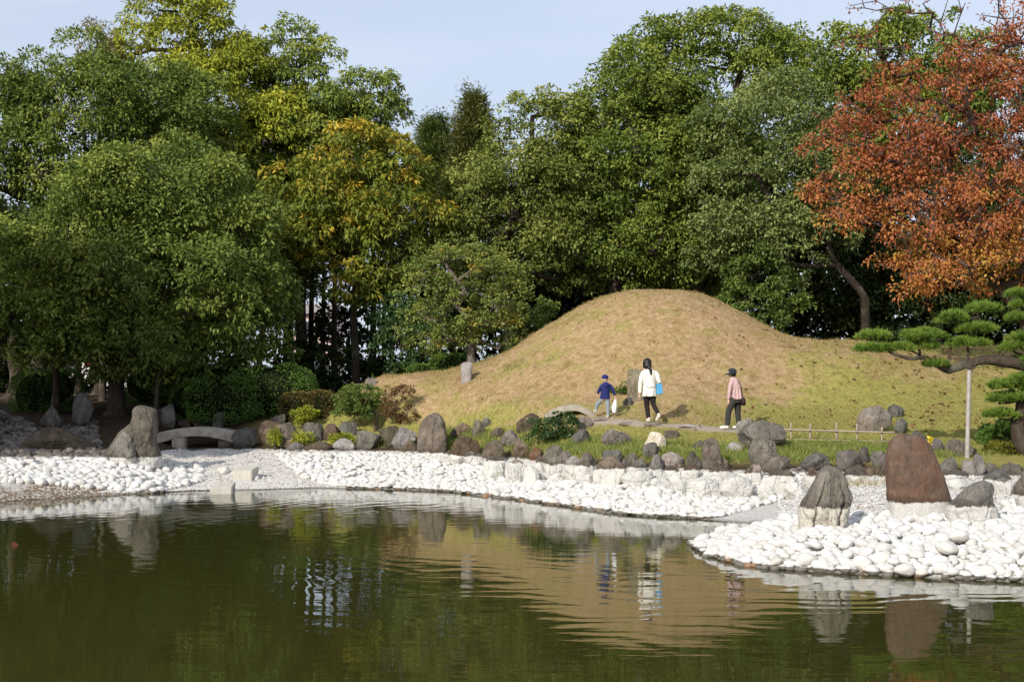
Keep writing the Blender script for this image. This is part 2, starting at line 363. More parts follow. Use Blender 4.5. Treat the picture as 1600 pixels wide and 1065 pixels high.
def ground_mat():
    k = NT('ground'); pos = k.pos()
    at_ = k.attr('zone'); sp = k.n('ShaderNodeSeparateColor'); k.l(at_.outputs['Color'], sp.inputs[0])
    tf, gr, pa = sp.outputs[0], sp.outputs[1], sp.outputs[2]
    n1 = k.noise(1.1, 5, .6, pos); n2 = k.noise(7, 6, .7, pos); n3 = k.noise(34, 4, .7, pos); n4 = k.noise(3.1, 6, .65, pos)
    dry = k.mix(k.rng(n2, .35, .65), (.30, .195, .095), (.47, .335, .19))
    dry = k.mix(k.rng(n4, .5, .68, 0, .6), dry, (.27, .14, .07))
    dry = k.mix(k.rng(k.noise(13, 6, .75, pos), .52, .68, 0, .5), dry, (.20, .12, .055))
    grn = k.mix(k.rng(n2, .3, .7), (.17, .17, .045), (.37, .325, .095))
    g2 = k.math('ADD', gr, k.rng(n1, .3, .7, -.38, .38)); g2 = k.math('ADD', g2, k.rng(n4, .3, .7, -.3, .3))
    lawn = k.mix(k.rng(g2, .15, .7), dry, grn)
    lawn = k.mix(k.rng(n3, .55, .75, 0, .5), lawn, (.12, .075, .03))
    soil = k.mix(k.rng(n2, .35, .65), (.030, .022, .014), (.075, .05, .03))
    soil = k.mix(k.rng(n3, .6, .68, 0, .6), soil, (.16, .09, .04))
    sz = k.n('ShaderNodeSeparateXYZ'); k.l(pos, sz.inputs[0]); z = sz.outputs[2]
    base = k.mix(tf, soil, lawn)
    base = k.mix(k.rng(k.math('ADD', pa, k.rng(n2, .3, .7, -.3, .3)), .4, .75), base, (.36, .30, .23))
    vo = k.n('ShaderNodeTexVoronoi'); vo.inputs['Scale'].default_value = 26; k.l(pos, vo.inputs['Vector'])
    gv = k.n('ShaderNodeSeparateColor'); k.l(vo.outputs['Color'], gv.inputs[0])
    grav = k.mix(k.rng(gv.outputs[0], 0, 1), (.46, .43, .385), (.63, .61, .57))
    grav = k.mix(k.rng(vo.outputs['Distance'], .6, .95, 0, .6), grav, (.25, .215, .17))
    # shelly, rusty mud near the water line and in a few patches
    px_ = k.math('ADD', z, k.rng(k.noise(.9, 4, .6, pos), .35, .65, -.10, .10))
    lft = k.rng(sz.outputs[0], -6.6, -8.2)
    thr = k.math('SUBTRACT', px_, k.math('MULTIPLY', lft, .26))
    mud = k.mix(k.rng(n3, .4, .6), (.10, .068, .04), (.30, .22, .15))
    mud = k.mix(k.rng(gv.outputs[1], .72, .8), mud, (.66, .62, .56))
    grav = k.mix(k.rng(thr, .035, -.05), grav, mud)
    grav = k.mix(k.rng(k.noise(1.6, 4, .6, pos), .64, .70, 0, .6), grav, mud)
    col = k.mix(k.rng(k.math('ADD', z, k.rng(n2, .3, .7, -.03, .03)), LINE + .02, LINE - .02), base, grav)
    col = k.mix(k.rng(z, .03, -.02), col, (.05, .045, .025))
    bmp = k.math('ADD', k.math('MULTIPLY', n3, .6), k.math('ADD', n2, k.math('MULTIPLY', vo.outputs['Distance'], -.3)))
    return k.bsdf(col, .95, .1, bmp, .8, .05)
g = link('ground', me, ground_mat()); tag(g, kind='structure')

# ---------------------------------------------------------------- water
def water_mat():
    k = NT('pond_water'); pos = k.pos()
    def mapped(sx, sy, rz=0):
        mp = k.n('ShaderNodeMapping'); mp.inputs['Scale'].default_value = (sx, sy, 1); mp.inputs['Rotation'].default_value = (0, 0, rz); k.l(pos, mp.inputs[0]); return mp.outputs[0]
    a = k.noise(1.0, 3, .5, mapped(.9, 3.2, .12)); b = k.noise(1.0, 2, .5, mapped(3.0, 8.5, -.2)); c = k.noise(.16, 2, .5, pos)
    # rings spreading from a fish rise off the point of the spit
    sp = k.n('ShaderNodeVectorMath'); sp.operation = 'SUBTRACT'; k.l(pos, sp.inputs[0]); sp.inputs[1].default_value = (3.4, 27.5, 0)
    ln = k.n('ShaderNodeVectorMath'); ln.operation = 'LENGTH'; k.l(sp.outputs[0], ln.inputs[0])
    d = ln.outputs['Value']
    dn = k.math('ADD', d, k.rng(k.noise(.5, 2, .5, pos), .3, .7, -.5, .5))
    ring = k.math('MULTIPLY', k.math('SINE', k.math('MULTIPLY', dn, 10.5)), k.math('MULTIPLY', k.rng(d, 3.5, 7), k.rng(d, 14.5, 9.5)))
    h = k.math('ADD', k.math('MULTIPLY', a, k.rng(c, .4, .62, .45, 1.2)), k.math('MULTIPLY', b, .18))
    h = k.math('ADD', h, k.math('MULTIPLY', ring, .27))
    m = k.bsdf((.036, .036, .008), .015, .5, h, .5, .006)
    k.p.inputs['IOR'].default_value = 1.333
    return m
bm = bmesh.new()
vs = [bm.verts.new(v) for v in [(-90, 4, 0), (90, 4, 0), (90, 46, 0), (-90, 46, 0)]]; bm.faces.new(vs)
wt = link('water', from_bm('water', bm, False), water_mat()); tag(wt, kind='structure')

# ---------------------------------------------------------------- rocks
def ico(sub):
    bm = bmesh.new(); bmesh.ops.create_icosphere(bm, subdivisions=sub, radius=1)
    V = np.array([v.co[:] for v in bm.verts]); T = np.array([[v.index for v in f.verts] for f in bm.faces]); bm.free(); return V, T
ICO = {s: ico(s) for s in (1, 2, 3, 4)}
def nz(P, s, seed=0.0):
    return np.array([mnoise.fractal(Vector((p[0] * s + seed, p[1] * s - seed, p[2] * s + seed * .7)), .9, 2.1, 4) for p in P])
def boulder_mesh(name, w, dp, h, seed, sub=3, facets=13, rough=.07, round_=.0):
    r = np.random.default_rng(seed)
    V, T = ICO[sub]; N = r.normal(size=(facets, 3)); N /= np.linalg.norm(N, axis=1)[:, None]
    off = r.uniform(.62, 1.0, facets)
    dot = V @ N.T
    rad = np.min(np.where(dot > .05, off / np.maximum(dot, .05), 9), axis=1); rad = np.minimum(rad, 1.15)
    rad = rad * (1 - round_) + round_
    P = V * rad[:, None]
    P = P * (1 + rough * 1.2 * nz(V, 1.5, seed % 97) + rough * .8 * nz(V, 4.0, seed % 31) + rough * .3 * nz(V, 11.0, seed % 17))[:, None]
    P -= (P.max(0) + P.min(0)) / 2
    P *= np.array([w, dp, h]) / (P.max(0) - P.min(0))
    me = fast_mesh(name, P, T, True)
    try: me.set_sharp_from_angle(angle=math.radians(27))
    except Exception: pass
    return me
SEED = [100]
def boulder(name, x0, x1, yt, yb, mat=None, parent=None, dr=.75, sub=4, sink=.10, label=None, d=None, rough=.09, roll=0, group=None, facets=10, cat='rock'):
    SEED[0] += 1
    pc = (x0 + x1) / 2
    if d is None: d = hit(pc, yb)
    wd = (x1 - x0) * d / F; dep = wd * dr; dc = d + dep * .42
    wd = (x1 - x0) * dc / F
    zt = H + (YH - yt) * dc / F
    zb = min(gz((pc - 800) * dc / F, dc), gz((pc - 800) * d / F, d), H + (YH - yb) * dc / F) - sink
    o = link(name, boulder_mesh(name, wd, dep, max(.08, zt - zb), SEED[0], sub, facets, rough), mat or R_GREY, parent)
    o.location = ((pc - 800) * dc / F, dc, (zt + zb) / 2)
    if roll: o.rotation_euler = (0, roll, 0)
    if label: tag(o, label, cat, group)
    return o
def profile_rock(name, rows, d, mat, label, dr=.6, seed=1, grooves=0, rough=.035, sink_py=None, lean=0.0, seg=56, lv=40):
    """rows: (py, x left, x right) down the visible outline; built with its own thickness at its own distance"""
    rows = sorted(rows); ys = np.array([r[0] for r in rows], float); xl = np.array([r[1] for r in rows], float); xr = np.array([r[2] for r in rows], float)
    yy = np.linspace(ys[0], ys[-1], lv); L = np.interp(yy, ys, xl); Rr = np.interp(yy, ys, xr)
    wmax = (Rr - L).max() * d / F
    V = []; th = np.arange(seg) * 2 * math.pi / seg
    c, s = np.cos(th), np.sin(th); e = .72
    sc, ssn = np.sign(c) * np.abs(c) ** e, np.sign(s) * np.abs(s) ** e
    for i, y in enumerate(yy):
        cx = ((L[i] + Rr[i]) / 2 - 800) * d / F; hw = (Rr[i] - L[i]) / 2 * d / F
        z = H + (YH - y) * d / F
        t = (y - ys[0]) / (ys[-1] - ys[0])
        hd = wmax * .5 * dr * (.35 + .65 * min(1, t * 2.2) ** .6) * (.75 + .25 * hw * 2 / wmax)
        for j in range(seg):
            V.append((cx + hw * sc[j], lean * (t - 1) + hd * ssn[j], z))
    V = np.array(V)
    n1 = nz(V, 1.9 / max(.5, wmax), seed * 1.7); n2 = nz(V, 6.0 / max(.5, wmax), seed * 3.1); n3 = nz(V, 17 / max(.5, wmax), seed * .7)
    cen = np.repeat(V.reshape(lv, seg, 3).mean(1), seg, 0); R_ = V - cen
    fac = 1 + rough * (1.3 * n1 + 1.0 * n2 + .55 * n3)
    front = np.tile((s < -.2).astype(float), lv)
    V[:, 0] = cen[:, 0] + R_[:, 0] * (1 + (fac - 1) * .7); V[:, 1] = cen[:, 1] + R_[:, 1] * (1 + (fac - 1) * 3)
    if grooves:
        ph = np.tile(th, lv)
        lo = np.interp(V[:, 2], [V[:, 2].min(), V[:, 2].min() + .45 * np.ptp(V[:, 2]), V[:, 2].max()], [1, .7, 0])
        for gpos, wgt in grooves:
            u = (V[:, 0] - cen[:, 0]) / (np.abs(R_[:, 0]).reshape(lv, seg).max(1).repeat(seg) + 1e-6) + .10 * n1
            V[:, 1] += front * wgt * np.exp(-((u - gpos) / .055) ** 2) * lo * .8
    V[:, 1] += d
    Fs = []
    for i in range(lv - 1):
        for j in range(seg):
            a, b = i * seg + j, i * seg + (j + 1) % seg; Fs.append((a, a + seg, b + seg, b))
    me = bpy.data.meshes.new(name)
    Vl = [tuple(v) for v in V]; top = len(Vl); Vl.append(tuple(V[:seg].mean(0) + np.array([0, 0, .02])))
    Fs += [(top, j, (j + 1) % seg) for j in range(seg)]
    base = len(Vl); Vl.append(tuple(V[-seg:].mean(0)))
    Fs += [(base, (lv - 1) * seg + (j + 1) % seg, (lv - 1) * seg + j) for j in range(seg)]
    org = np.array([V[:, 0].mean(), d, V[:, 2].min()])
    me.from_pydata([tuple(np.array(v) - org) for v in Vl], [], Fs); shade(me); me.update()
    o = link(name, me, mat); o.location = tuple(org)
    return tag(o, label, 'rock')

# feature stones in the water garden
profile_rock('standing_rock', [(727.5, 1290, 1300), (730, 1285, 1309), (735, 1280, 1315), (745, 1275, 1321), (760, 1267, 1324), (770, 1262, 1330), (780, 1256, 1331), (792, 1250, 1328), (805, 1248, 1325), (820, 1247, 1323), (832, 1247, 1321), (845, 1249, 1318)],
             23.6, R_GREEN, 'grey-green pointed rock split by vertical grooves, white foot standing in the front pebbles', .75, 3, [(-.42, .16), (.08, .15), (.52, .16)], .045, seg=150, lv=56)
profile_rock('standing_rock', [(679, 1404, 1432), (682, 1396, 1440), (688, 1390, 1449), (698, 1386, 1456), (710, 1384, 1461), (725, 1384, 1466), (740, 1384, 1472), (760, 1385, 1479), (775, 1386, 1484), (787, 1388, 1488), (800, 1390, 1489), (815, 1390, 1490)],
             24.6, R_RED, 'largest reddish-brown slab rock standing on the pebble spit', .5, 5, 0, .03)
profile_rock('humped_rock', [(751.5, 1532, 1542), (754, 1522, 1549), (760, 1513, 1552), (768, 1505, 1552), (776, 1497, 1549), (785, 1487, 1551), (795, 1479, 1555), (805, 1479, 1557), (815, 1480, 1560), (826, 1482, 1562), (838, 1485, 1562)],
             23.9, R_GREY, 'small dark rock with a rounded knob on top and a broad white foot', .8, 8, 0, .05)
profile_rock('peaked_rock', [(634, 214, 228), (637, 210, 240), (641, 208, 245), (650, 208, 245), (656, 207, 246), (662, 205, 246), (668, 196, 246), (675, 187, 246), (685, 180, 245), (695, 173, 245), (704, 168, 248), (712, 163, 250), (722, 162, 251), (730, 162, 250)],
             39.3, R_GREY, 'tall notched rock shaped like a seated lion beside the left stone bridge', .7, 12, 0, .05)
boulder('rock_spur', 176, 214, 672, 722, R_GREY, None, .9, 4, label='low lichened shoulder rock leaning against the lion-shaped rock', d=38.6)
profile_rock('low_rock', [(668, 70, 92), (671, 62, 103), (677, 55, 115), (685, 42, 130), (694, 33, 146), (702, 28, 155), (710, 28, 158)],
             41.0, R_BROWN, 'long low whale-backed dark rock on the left cobble shore', .5, 15, 0, .05)
profile_rock('standing_rock', [(645, 675, 683), (648, 669, 688), (656, 660, 693), (665, 655, 696), (680, 653, 698), (695, 652, 698), (706, 652, 698), (722, 652, 697), (730, 652, 697)],
             41.6, R_BROWN, 'tall blunt brown stone standing at the top of the far pebble beach', .65, 18, 0, .05)
profile_rock('standing_rock', [(685, 1105, 1118), (688, 1100, 1121), (695, 1098, 1123), (708, 1097, 1126), (722, 1097, 1130), (732, 1097, 1131), (745, 1097, 1131)],
             33.4, R_BROWN, 'narrow upright dark stone near the pink-jacketed walker, on the wall edge', .7, 21, 0, .05)
profile_rock('standing_stone', [(577, 984, 1003), (580, 981, 1008), (590, 980, 1010), (605, 979, 1010), (620, 981, 1010), (632, 984, 1012), (642, 984, 1012)],
             40.6, R_TAN, 'squared standing stone behind the woman in the white jacket', .6, 23, 0, .03)
profile_rock('stone_stub', [(566, 724, 735), (569, 720, 739), (580, 720, 738), (590, 721, 737), (600, 720, 737)], hit(729, 595, 38), R_LIGHT,
             'short pale stone stump at the foot of the small round-crowned tree', .8, 29, 0, .03, seg=28, lv=14)
B = boulder
B('rock', 395, 440, 656, 700, R_BROWN, sub=4, label='broad sloping brown rock left of the dark pointed one by the bronze hedge')
B('rock', 420, 446, 646, 672, R_GREY, label='dark rock peeping over the sloping brown rock, under the hedge', d=44.9)
B('rock', 427, 469, 659, 702, R_BROWN, sub=4, label='dark pointed rock below the bronze clipped hedge')
B('rock', 361, 408, 667, 702, R_GREY, sub=4, label='blocky rock at the end of the left arched bridge')
B('rock', 473, 494, 659, 684, R_GREY, label='small purple-grey rock just below the bronze hedge')
B('rock', 485, 506, 660, 691, R_GREY, label='cleft grey rock left of the orange-brown one')
B('rock', 502, 534, 661, 690, R_RED, label='orange-brown squarish rock among the edging stones')
B('rock', 530, 558, 658, 684, R_GREY, label='flat-faced grey rock between the orange-brown rock and bonsai-shaped shrub')
B('rock', 555, 596, 672, 703, R_MOSS, label='mossy rock beneath the low bright green shrub')
B('rock', 590, 628, 664, 700, R_MOSS, label='brown overgrown rock between the mossy rock and pale slanted rock')
B('rock', 612, 651, 667, 704, R_LIGHT, sub=4, label='pale slanted rock just left of the tall blunt brown stone')
B('rock', 704, 737, 660, 682, R_BROWN, label='low rounded brown rock on the grass right of the tall blunt stone')
B('rock', 736, 758, 655, 684, R_GREY, label='knobbly dark rock right of the low rounded brown rock', rough=.14)
B('rock', 752, 769, 651, 668, R_GREY, label='small black pointed rock at the lawn edge above the knobbly rock')
B('rock', 547, 569, 598, 612, R_GREY, label='low dark rock on the skyline of the lawn, left of a pinkish one')
B('rock', 567, 590, 590, 606, R_LIGHT, label='pinkish angular rock on the left edge of the lawn')
B('rock', 806, 847, 645, 676, R_BROWN, sub=4, label='big tilted brown rock left of the leafy bush by the small bridge')
B('rock', 782, 812, 671, 698, R_BROWN, label='egg-shaped brown rock below the big tilted rock')
B('rock', 801, 829, 684, 716, R_BROWN, sub=4, label='square upright dark rock on the wall left of a reddish round one')
B('rock', 827, 849, 697, 721, R_RED, label='round reddish-brown rock on the wall below the leafy bush')
B('rock', 892, 923, 669, 694, R_GREY, label='grey rock right of the leafy bush under the small bridge')
B('rock', 939, 988, 670, 697, R_BROWN, sub=4, label='wide flat-faced purple-brown rock on the grass below the child')
B('rock', 1006, 1041, 674, 705, R_PALE, sub=4, label='cream yellow rock on the grass below the woman')
B('rock', 1004, 1031, 690, 717, R_GREY, label='dark pointed rock in front of the cream yellow rock')
B('rock', 1037, 1062, 671, 686, R_BROWN, label='low brown rock half hidden in grass right of the cream rock')
B('rock', 1082, 1112, 688, 703, R_GREY, label='flattish grey rock behind the narrow upright stone')
B('rock', 1154, 1226, 656, 706, R_GREY, sub=4, dr=.8, label='largest smooth grey boulder at the start of the bamboo fence')
B('rock', 1150, 1181, 652, 684, R_LIGHT, sub=4, rough=.16, label='speckled rough rock leaning left of the largest grey boulder', d=36.4)
B('rock', 1168, 1216, 680, 737, R_GREY, sub=4, label='creased grey rock stacked in front of the largest grey boulder')
B('rock', 1190, 1238, 710, 745, R_BROWN, sub=4, label='dome-shaped brown rock in front of the creased grey rock')
B('rock', 1249, 1296, 705, 735, R_GREY, sub=4, rough=.12, label='pitted dark rock below the second and third fence posts')
B('rock', 1305, 1348, 702, 734, R_BROWN, sub=4, label='dark humped rock below the fourth fence post')
B('rock', 1340, 1360, 697, 724, R_BROWN, label='narrow dark rock between the humped rock and a round one')
B('rock', 1360, 1386, 704, 730, R_BROWN, label='round brown rock at the left side of the largest slab rock')
B('rock', 1337, 1392, 632, 675, R_LIGHT, sub=4, dr=.6, label='large angular pinkish-grey rock on the lawn above the fence')
B('rock', 1388, 1413, 631, 653, R_GREY, sub=4, rough=.12, label='small dark jagged rock behind the angular lawn rock')
B('rock', 1397, 1418, 652, 678, R_GREY, label='small rounded rock right of the angular lawn rock')
B('rock', 1422, 1447, 671, 695, R_GREY, label='little dark rock peeping over the largest slab rock')
B('rock', 1455, 1476, 684, 708, R_GREY, label='small rock beside the yellow flower')
B('rock', 1477, 1527, 684, 712, R_BROWN, label='long low brown rock behind the pole that props the pine')
B('rock', 62, 100, 632, 676, R_GREY, sub=4, label='shaded upright grey rock left of the slim trunk on the left bank')
B('rock', 113, 147, 613, 668, R_GREY, sub=4, label='shaded tall lichen-spotted rock right of the slim trunk on the left bank')
B('rock', 244, 275, 630, 668, R_GREY, sub=4, label='shaded rock behind the lion-shaped rock above the bridge')
B('rock', 278, 302, 642, 668, R_BROWN, label='shaded brown rock above the middle of the left bridge')
B('rock', 300, 330, 648, 670, R_GREY, label='shaded flat rock above the right half of the left bridge')
B('rock', 332, 352, 636, 672, R_GREY, label='shaded pointed rock at the foot of the clipped hedge')
B('rock', 970, 990, 620, 640, R_GREY, label='small dark rock at the foot of the squared standing stone', d=40.2)
B('rock', 930, 948, 618, 650, R_MOSS, label='dark mossy rock behind the striding child', d=41.0)

# retaining walls: each boulder is a part
wall1 = empty('boulder_wall', (6, 34, .3)); tag(wall1, 'dry boulder retaining wall with bleached white lower course behind the far pebble beach', 'retaining wall')
wall2 = empty('boulder_wall', (20, 31, .4)); tag(wall2, 'low boulder retaining wall behind the gravel, under the pine and its prop', 'retaining wall')
edge1 = empty('stone_edging', (-8, 42, .7)); tag(edge1, 'line of low edging stones along the turf left of the tall blunt stone', 'stone edging')
def wall(parent, rows, mat=R_BROWN, **kw):
    loc = Vector(parent.location)
    for r in rows:
        o = boulder('stone', *r[:4], r[4] if len(r) > 4 else [R_BROWN, R_GREY, R_BROWN, R_GREY, R_LIGHT, R_BROWN][(SEED[0] * 7) % 6] if mat is R_BROWN else mat, parent, **kw)
        o.location = Vector(o.location) - loc
wall(wall1, [(700, 752, 680, 727), (678, 726, 702, 727), (724, 758, 704, 728), (752, 792, 686, 734), (755, 793, 712, 753), (788, 827, 716, 757), (815, 853, 726, 757),
             (765, 788, 667, 684), (847, 884, 695, 740), (860, 897, 703, 752), (850, 882, 712, 754), (880, 912, 712, 754), (895, 937, 705, 756), 
             (926, 984, 711, 763), (940, 973, 702, 730), (971, 1002, 706, 735), (971, 1022, 733, 763), (1011, 1038, 708, 750), (1026, 1072, 705, 735, R_LIGHT), (1035, 1070, 726, 760),
             (1015, 1050, 745, 765), (1062, 1098, 726, 752), (1071, 1099, 704, 736), (1072, 1129, 745, 780), (1094, 1153, 728, 758), (1124, 1142, 713, 735), (1125, 1178, 742, 782),
             (1150, 1186, 728, 762), (1180, 1246, 733, 778), (1160, 1192, 724, 760), (1252, 1284, 729, 768), 
             (1130, 1165, 690, 705, R_LIGHT), (897, 927, 650, 671, R_LIGHT), (835, 860, 712, 742), (980, 1010, 716, 745),
             (1186, 1215, 757, 784), (1048, 1075, 748, 770), (820, 845, 735, 760), (858, 885, 738, 758), (1225, 1262, 752, 776), (905, 930, 740, 760)], sub=4, sink=.12)
wall(wall2, [(1280, 1320, 729, 762), (1317, 1363, 726, 757), (1350, 1386, 727, 757), (1465, 1497, 714, 742), (1472, 1518, 733, 750, R_GREY), (1474, 1520, 745, 766, R_GREY), (1501, 1538, 718, 746),
             (1534, 1558, 722, 742), (1519, 1537, 707, 724, R_LIGHT), (1535, 1582, 733, 770), (1580, 1625, 728, 802), (1560, 1600, 721, 745), (1620, 1680, 735, 800), (1670, 1730, 735, 800),
             (1555, 1580, 745, 775, R_LIGHT), (1725, 1790, 735, 800)], sub=3, sink=.12)
wall(edge1, [(472, 523, 688, 705), (450, 480, 690, 706), (520, 556, 684, 705), (626, 657, 687, 708), (440, 462, 684, 703), (340, 366, 676, 700, R_GREY)], sub=3, sink=.08)

# ---------------------------------------------------------------- stone bridges
def arch_bridge(name, x0, x1, ytop0, ymid, ytop1, thick, d, width, mat, label, tilt=0.0):
    root = empty(name, at((x0 + x1) / 2, ytop0, d)); tag(root, label, 'bridge')
    bm = bmesh.new(); n = 26; rows = []
    for i in range(n + 1):
        t = i / n; px = x0 + (x1 - x0) * t
        base = ytop0 + (ytop1 - ytop0) * t; arch = (base - ymid) * (1 - (2 * t - 1) ** 2)
        dd = d + tilt * (t - .5)
        tk = thick * (1.0 + .28 * (2 * t - 1) ** 2)
        jit = .012 * mnoise.noise(Vector((t * 9, 3, x0)))
        a = at(px, base - arch, dd); b = at(px, base - arch + tk, dd)
        rows.append([bm.verts.new((v.x, v.y + yy, v.z + jit)) for v, yy in ((a, .03), (a, width), (b, width), (b, 0))] )
    for r, s in zip(rows[:-1], rows[1:]):
        for k in range(4): bm.faces.new((r[k], s[k], s[(k + 1) % 4], r[(k + 1) % 4]))
    bm.faces.new(rows[0]); bm.faces.new(rows[-1][::-1])
    bmesh.ops.recalc_face_normals(bm, faces=bm.faces)
    me = from_bm('slab', bm, False); o = link('slab', me, mat, root)
    o.matrix_parent_inverse = Matrix.Translation(-Vector(root.location))
    md = o.modifiers.new('b', 'BEVEL'); md.width = .03; md.segments = 2; md.limit_method = 'ANGLE'
    return root
b1 = arch_bridge('arched_bridge', 244, 370, 677, 667.5, 676, 14, 43.6, 1.0, CONC, 'long low arched stone bridge over the dry gravel stream on the left')
b2 = arch_bridge('arched_bridge', 851, 938, 648, 632, 656, 10, 39.8, .9, CONC, 'small arched stone bridge the child is stepping onto', tilt=-.5)
def block(name, x0, x1, yt, ytb, yb, mat, label, d, skew=0, rz=0.0, parent=None):
    """squared block: top face runs from yt back to ytb at its front edge, foot at yb"""
    a = at(x0, ytb, d); b = at(x1, ytb, d); zb = at(x0, yb, d).z; dep = .45
    bm = bmesh.new(); wdt = b.x - a.x
    bmesh.ops.create_cube(bm, size=1); bmesh.ops.scale(bm, vec=(wdt, dep, a.z - zb + .2), verts=bm.verts)
    for v in bm.verts:
        if v.co.z > 0 and v.co.y > 0: v.co.z += .10; v.co.x += .05
    bmesh.ops.bevel(bm, geom=bm.edges[:], offset=.02, segments=2, affect='EDGES')
    o = link(name, from_bm(name, bm, False), mat); o.location = ((a.x + b.x) / 2, d + dep / 2, (a.z + zb - .2) / 2); o.rotation_euler[2] = rz
    return tag(o, label, 'block')
block('stone_block', 327, 361, 745, 761, 772, CONC_W, 'pale squared stone block standing at the water edge in front of the gravel', 36.0, rz=.08)
block('stone_block', 364, 396, 729, 735, 745, CONC_W, 'pale squared stone block lying farther back on the gravel', 38.6, rz=-.15)
block('stone_block', 268, 286, 684, 687, 700, CONC, 'small stacked stone block under the left end of the arched bridge', 43.4)

# ---------------------------------------------------------------- pebbles
def in_poly(P, x, y):
    ins = np.zeros(x.shape, bool); n = len(P)
    for i in range(n):
        ax, ay = P[i]; bx, by = P[(i + 1) % n]
        ins ^= ((ay > y) != (by > y)) & (x < (bx - ax) * (y - ay) / (by - ay + 1e-12) + ax)
    return ins
def ground_poly(pix):
    """an outline read off the photograph, laid on the ground"""
    return np.array([(lambda d: ((px - 800) * d / F, d))(hit(px, py)) for px, py in pix])
AVOID = []
def darts(P, r0, r1, tries, seed, r_fn=None, power=1.0):
    r = np.random.default_rng(seed); lo, hi = P.min(0), P.max(0)
    X = r.uniform(lo[0], hi[0], tries); Y = r.uniform(lo[1], hi[1], tries)
    ok = in_poly(P, X, Y); X, Y = X[ok], Y[ok]
    R = r0 + (r1 - r0) * r.random(len(X)) ** power
    R = np.sort(R)[::-1] if False else R
    if r_fn is not None: R = R * r_fn(X, Y)
    cell = r1 * 2.2; grid = {}; out = []
    for x, y, q in zip(X, Y, R):
        cx, cy = int(x // cell), int(y // cell); good = True
        for i in (-1, 0, 1):
            for j in (-1, 0, 1):
                for (a, b, c) in grid.get((cx + i, cy + j), ()):
                    if (a - x) ** 2 + (b - y) ** 2 < (.69 * (c + q)) ** 2: good = False; break
                if not good: break
            if not good: break
        if good: grid.setdefault((cx, cy), []).append((x, y, q)); out.append((x, y, q))
    return np.array(out)
def pebble_base(seed, sub):
    r = np.random.default_rng(seed); V, T = ICO[sub]
    P = V * (1 + .26 * nz(V, .8, seed * 2.3) + .05 * nz(V, 2.5, seed))[:, None]
    P *= np.array([r.uniform(.85, 1.2), r.uniform(.75, 1.0), r.uniform(.5, .76)])
    return P, T
PB3 = [pebble_base(s, 3) for s in range(10)]; PB2 = [pebble_base(s + 40, 2) for s in range(10)]; PB1 = [pebble_base(s + 60, 1) for s in range(10)]
PM3 = []
for P, T in PB3:
    m_ = fast_mesh('pebble', P, T, True); m_.materials.append(PEB); PM3.append(m_)
def pebble_field(parent, D, seed, singles=300, PBX=None):
    PBX = PBX or PB2
    r = np.random.default_rng(seed)
    z = ground_z(D[:, 0], D[:, 1]); size = D[:, 2] / D[:, 1]
    px, py = proj(D[:, 0], D[:, 1], z)
    vis = (px > -10) & (px < 1610) & (py < 1065)
    order = np.argsort(-(size * np.where(vis, 1, .01))); single = set(order[:singles].tolist())
    loc = Vector(parent.location)
    VV, TT, AA = [], [], []; off = 0
    for i, (x, y, q) in enumerate(D):
        lift = q * r.uniform(.18, .5) + (.5 * q if r.random() < .06 else 0)
        e = (r.uniform(-.4, .4), r.uniform(-.4, .4), r.uniform(0, 6.28)); s = q * r.uniform(.98, 1.22)
        if i in single:
            o = bpy.data.objects.new('pebble', PM3[r.integers(10)]); COL.objects.link(o); o.parent = parent
            o.location = Vector((x, y, z[i] + lift)) - loc; o.rotation_euler = e; o.scale = (s, s, s)
        else:
            P, T = PBX[r.integers(10)]; cz, sz = math.cos(e[2]), math.sin(e[2])
            Rz = np.array([[cz, -sz, 0], [sz, cz, 0], [0, 0, 1]]); cx_, sx_ = math.cos(e[0]), math.sin(e[0])
            Rx = np.array([[1, 0, 0], [0, cx_, -sx_], [0, sx_, cx_]])
            VV.append((P * s) @ (Rz @ Rx).T + np.array([x, y, z[i] + lift]) - np.array(loc)); TT.append(T + off); off += len(P); AA.append(np.full(len(P), r.random()))
    if VV:
        o = link('pebbles', fast_mesh('pebbles', np.concatenate(VV), np.concatenate(TT), True, np.concatenate(AA)), PEB, parent); tag(o, kind='stuff')
def field_root(name, x, y):
    o = empty(name, (x, y, gz(x, y))); tag(o, kind='structure'); return o
Ppen = np.array([(lambda d: ((px - 800) * d / F, d))(F * (H - zz) / (py - YH)) for px, py, zz in
                 [(1080, 848, .02), (1130, 838, .02), (1200, 826, .05), (1245, 822, .1), (1296, 820, .4), (1330, 806, .45), (1400, 806, .45), (1440, 800, .45), (1500, 806, .45), (1570, 790, .48), (1610, 760, .5), (1760, 760, .5),
                  (1760, 922, .0), (1600, 909, .0), (1500, 905, .0), (1400, 900, .0), (1280, 893, 0), (1200, 889, 0), (1150, 881, 0), (1105, 868, 0)]])
D = darts(Ppen, .052, .135, 120000, 3, power=1.4)
pebble_field(field_root('pebble_spit', 6, 23), D, 5)
Pfar = np.array([(lambda d: ((px - 800) * d / F, d))(F * (H - zz) / (py - YH)) for px, py, zz in
                 [(430, 705, .70), (478, 732, .42), (540, 756, .1), (585, 764, 0), (640, 765, 0), (700, 768, 0), (765, 776, 0), (800, 779.5, 0), (880, 790, 0), (940, 800, 0), (1000, 806, 0), (1060, 809, 0), (1110, 811, .0),
                  (1150, 800, .1), (1215, 785, .2), (1262, 766, .35), (1255, 755, .45), (1180, 762, .4), (1100, 766, .4), (1000, 752, .45), (900, 745, .45), (800, 740, .45), (765, 722, .62), (725, 712, .68), (690, 708, .7), (600, 706, .7)]])
D = darts(Pfar, .05, .115, 140000, 9, power=1.2)
pebble_field(field_root('pebble_beach', 0, 36), D, 6)
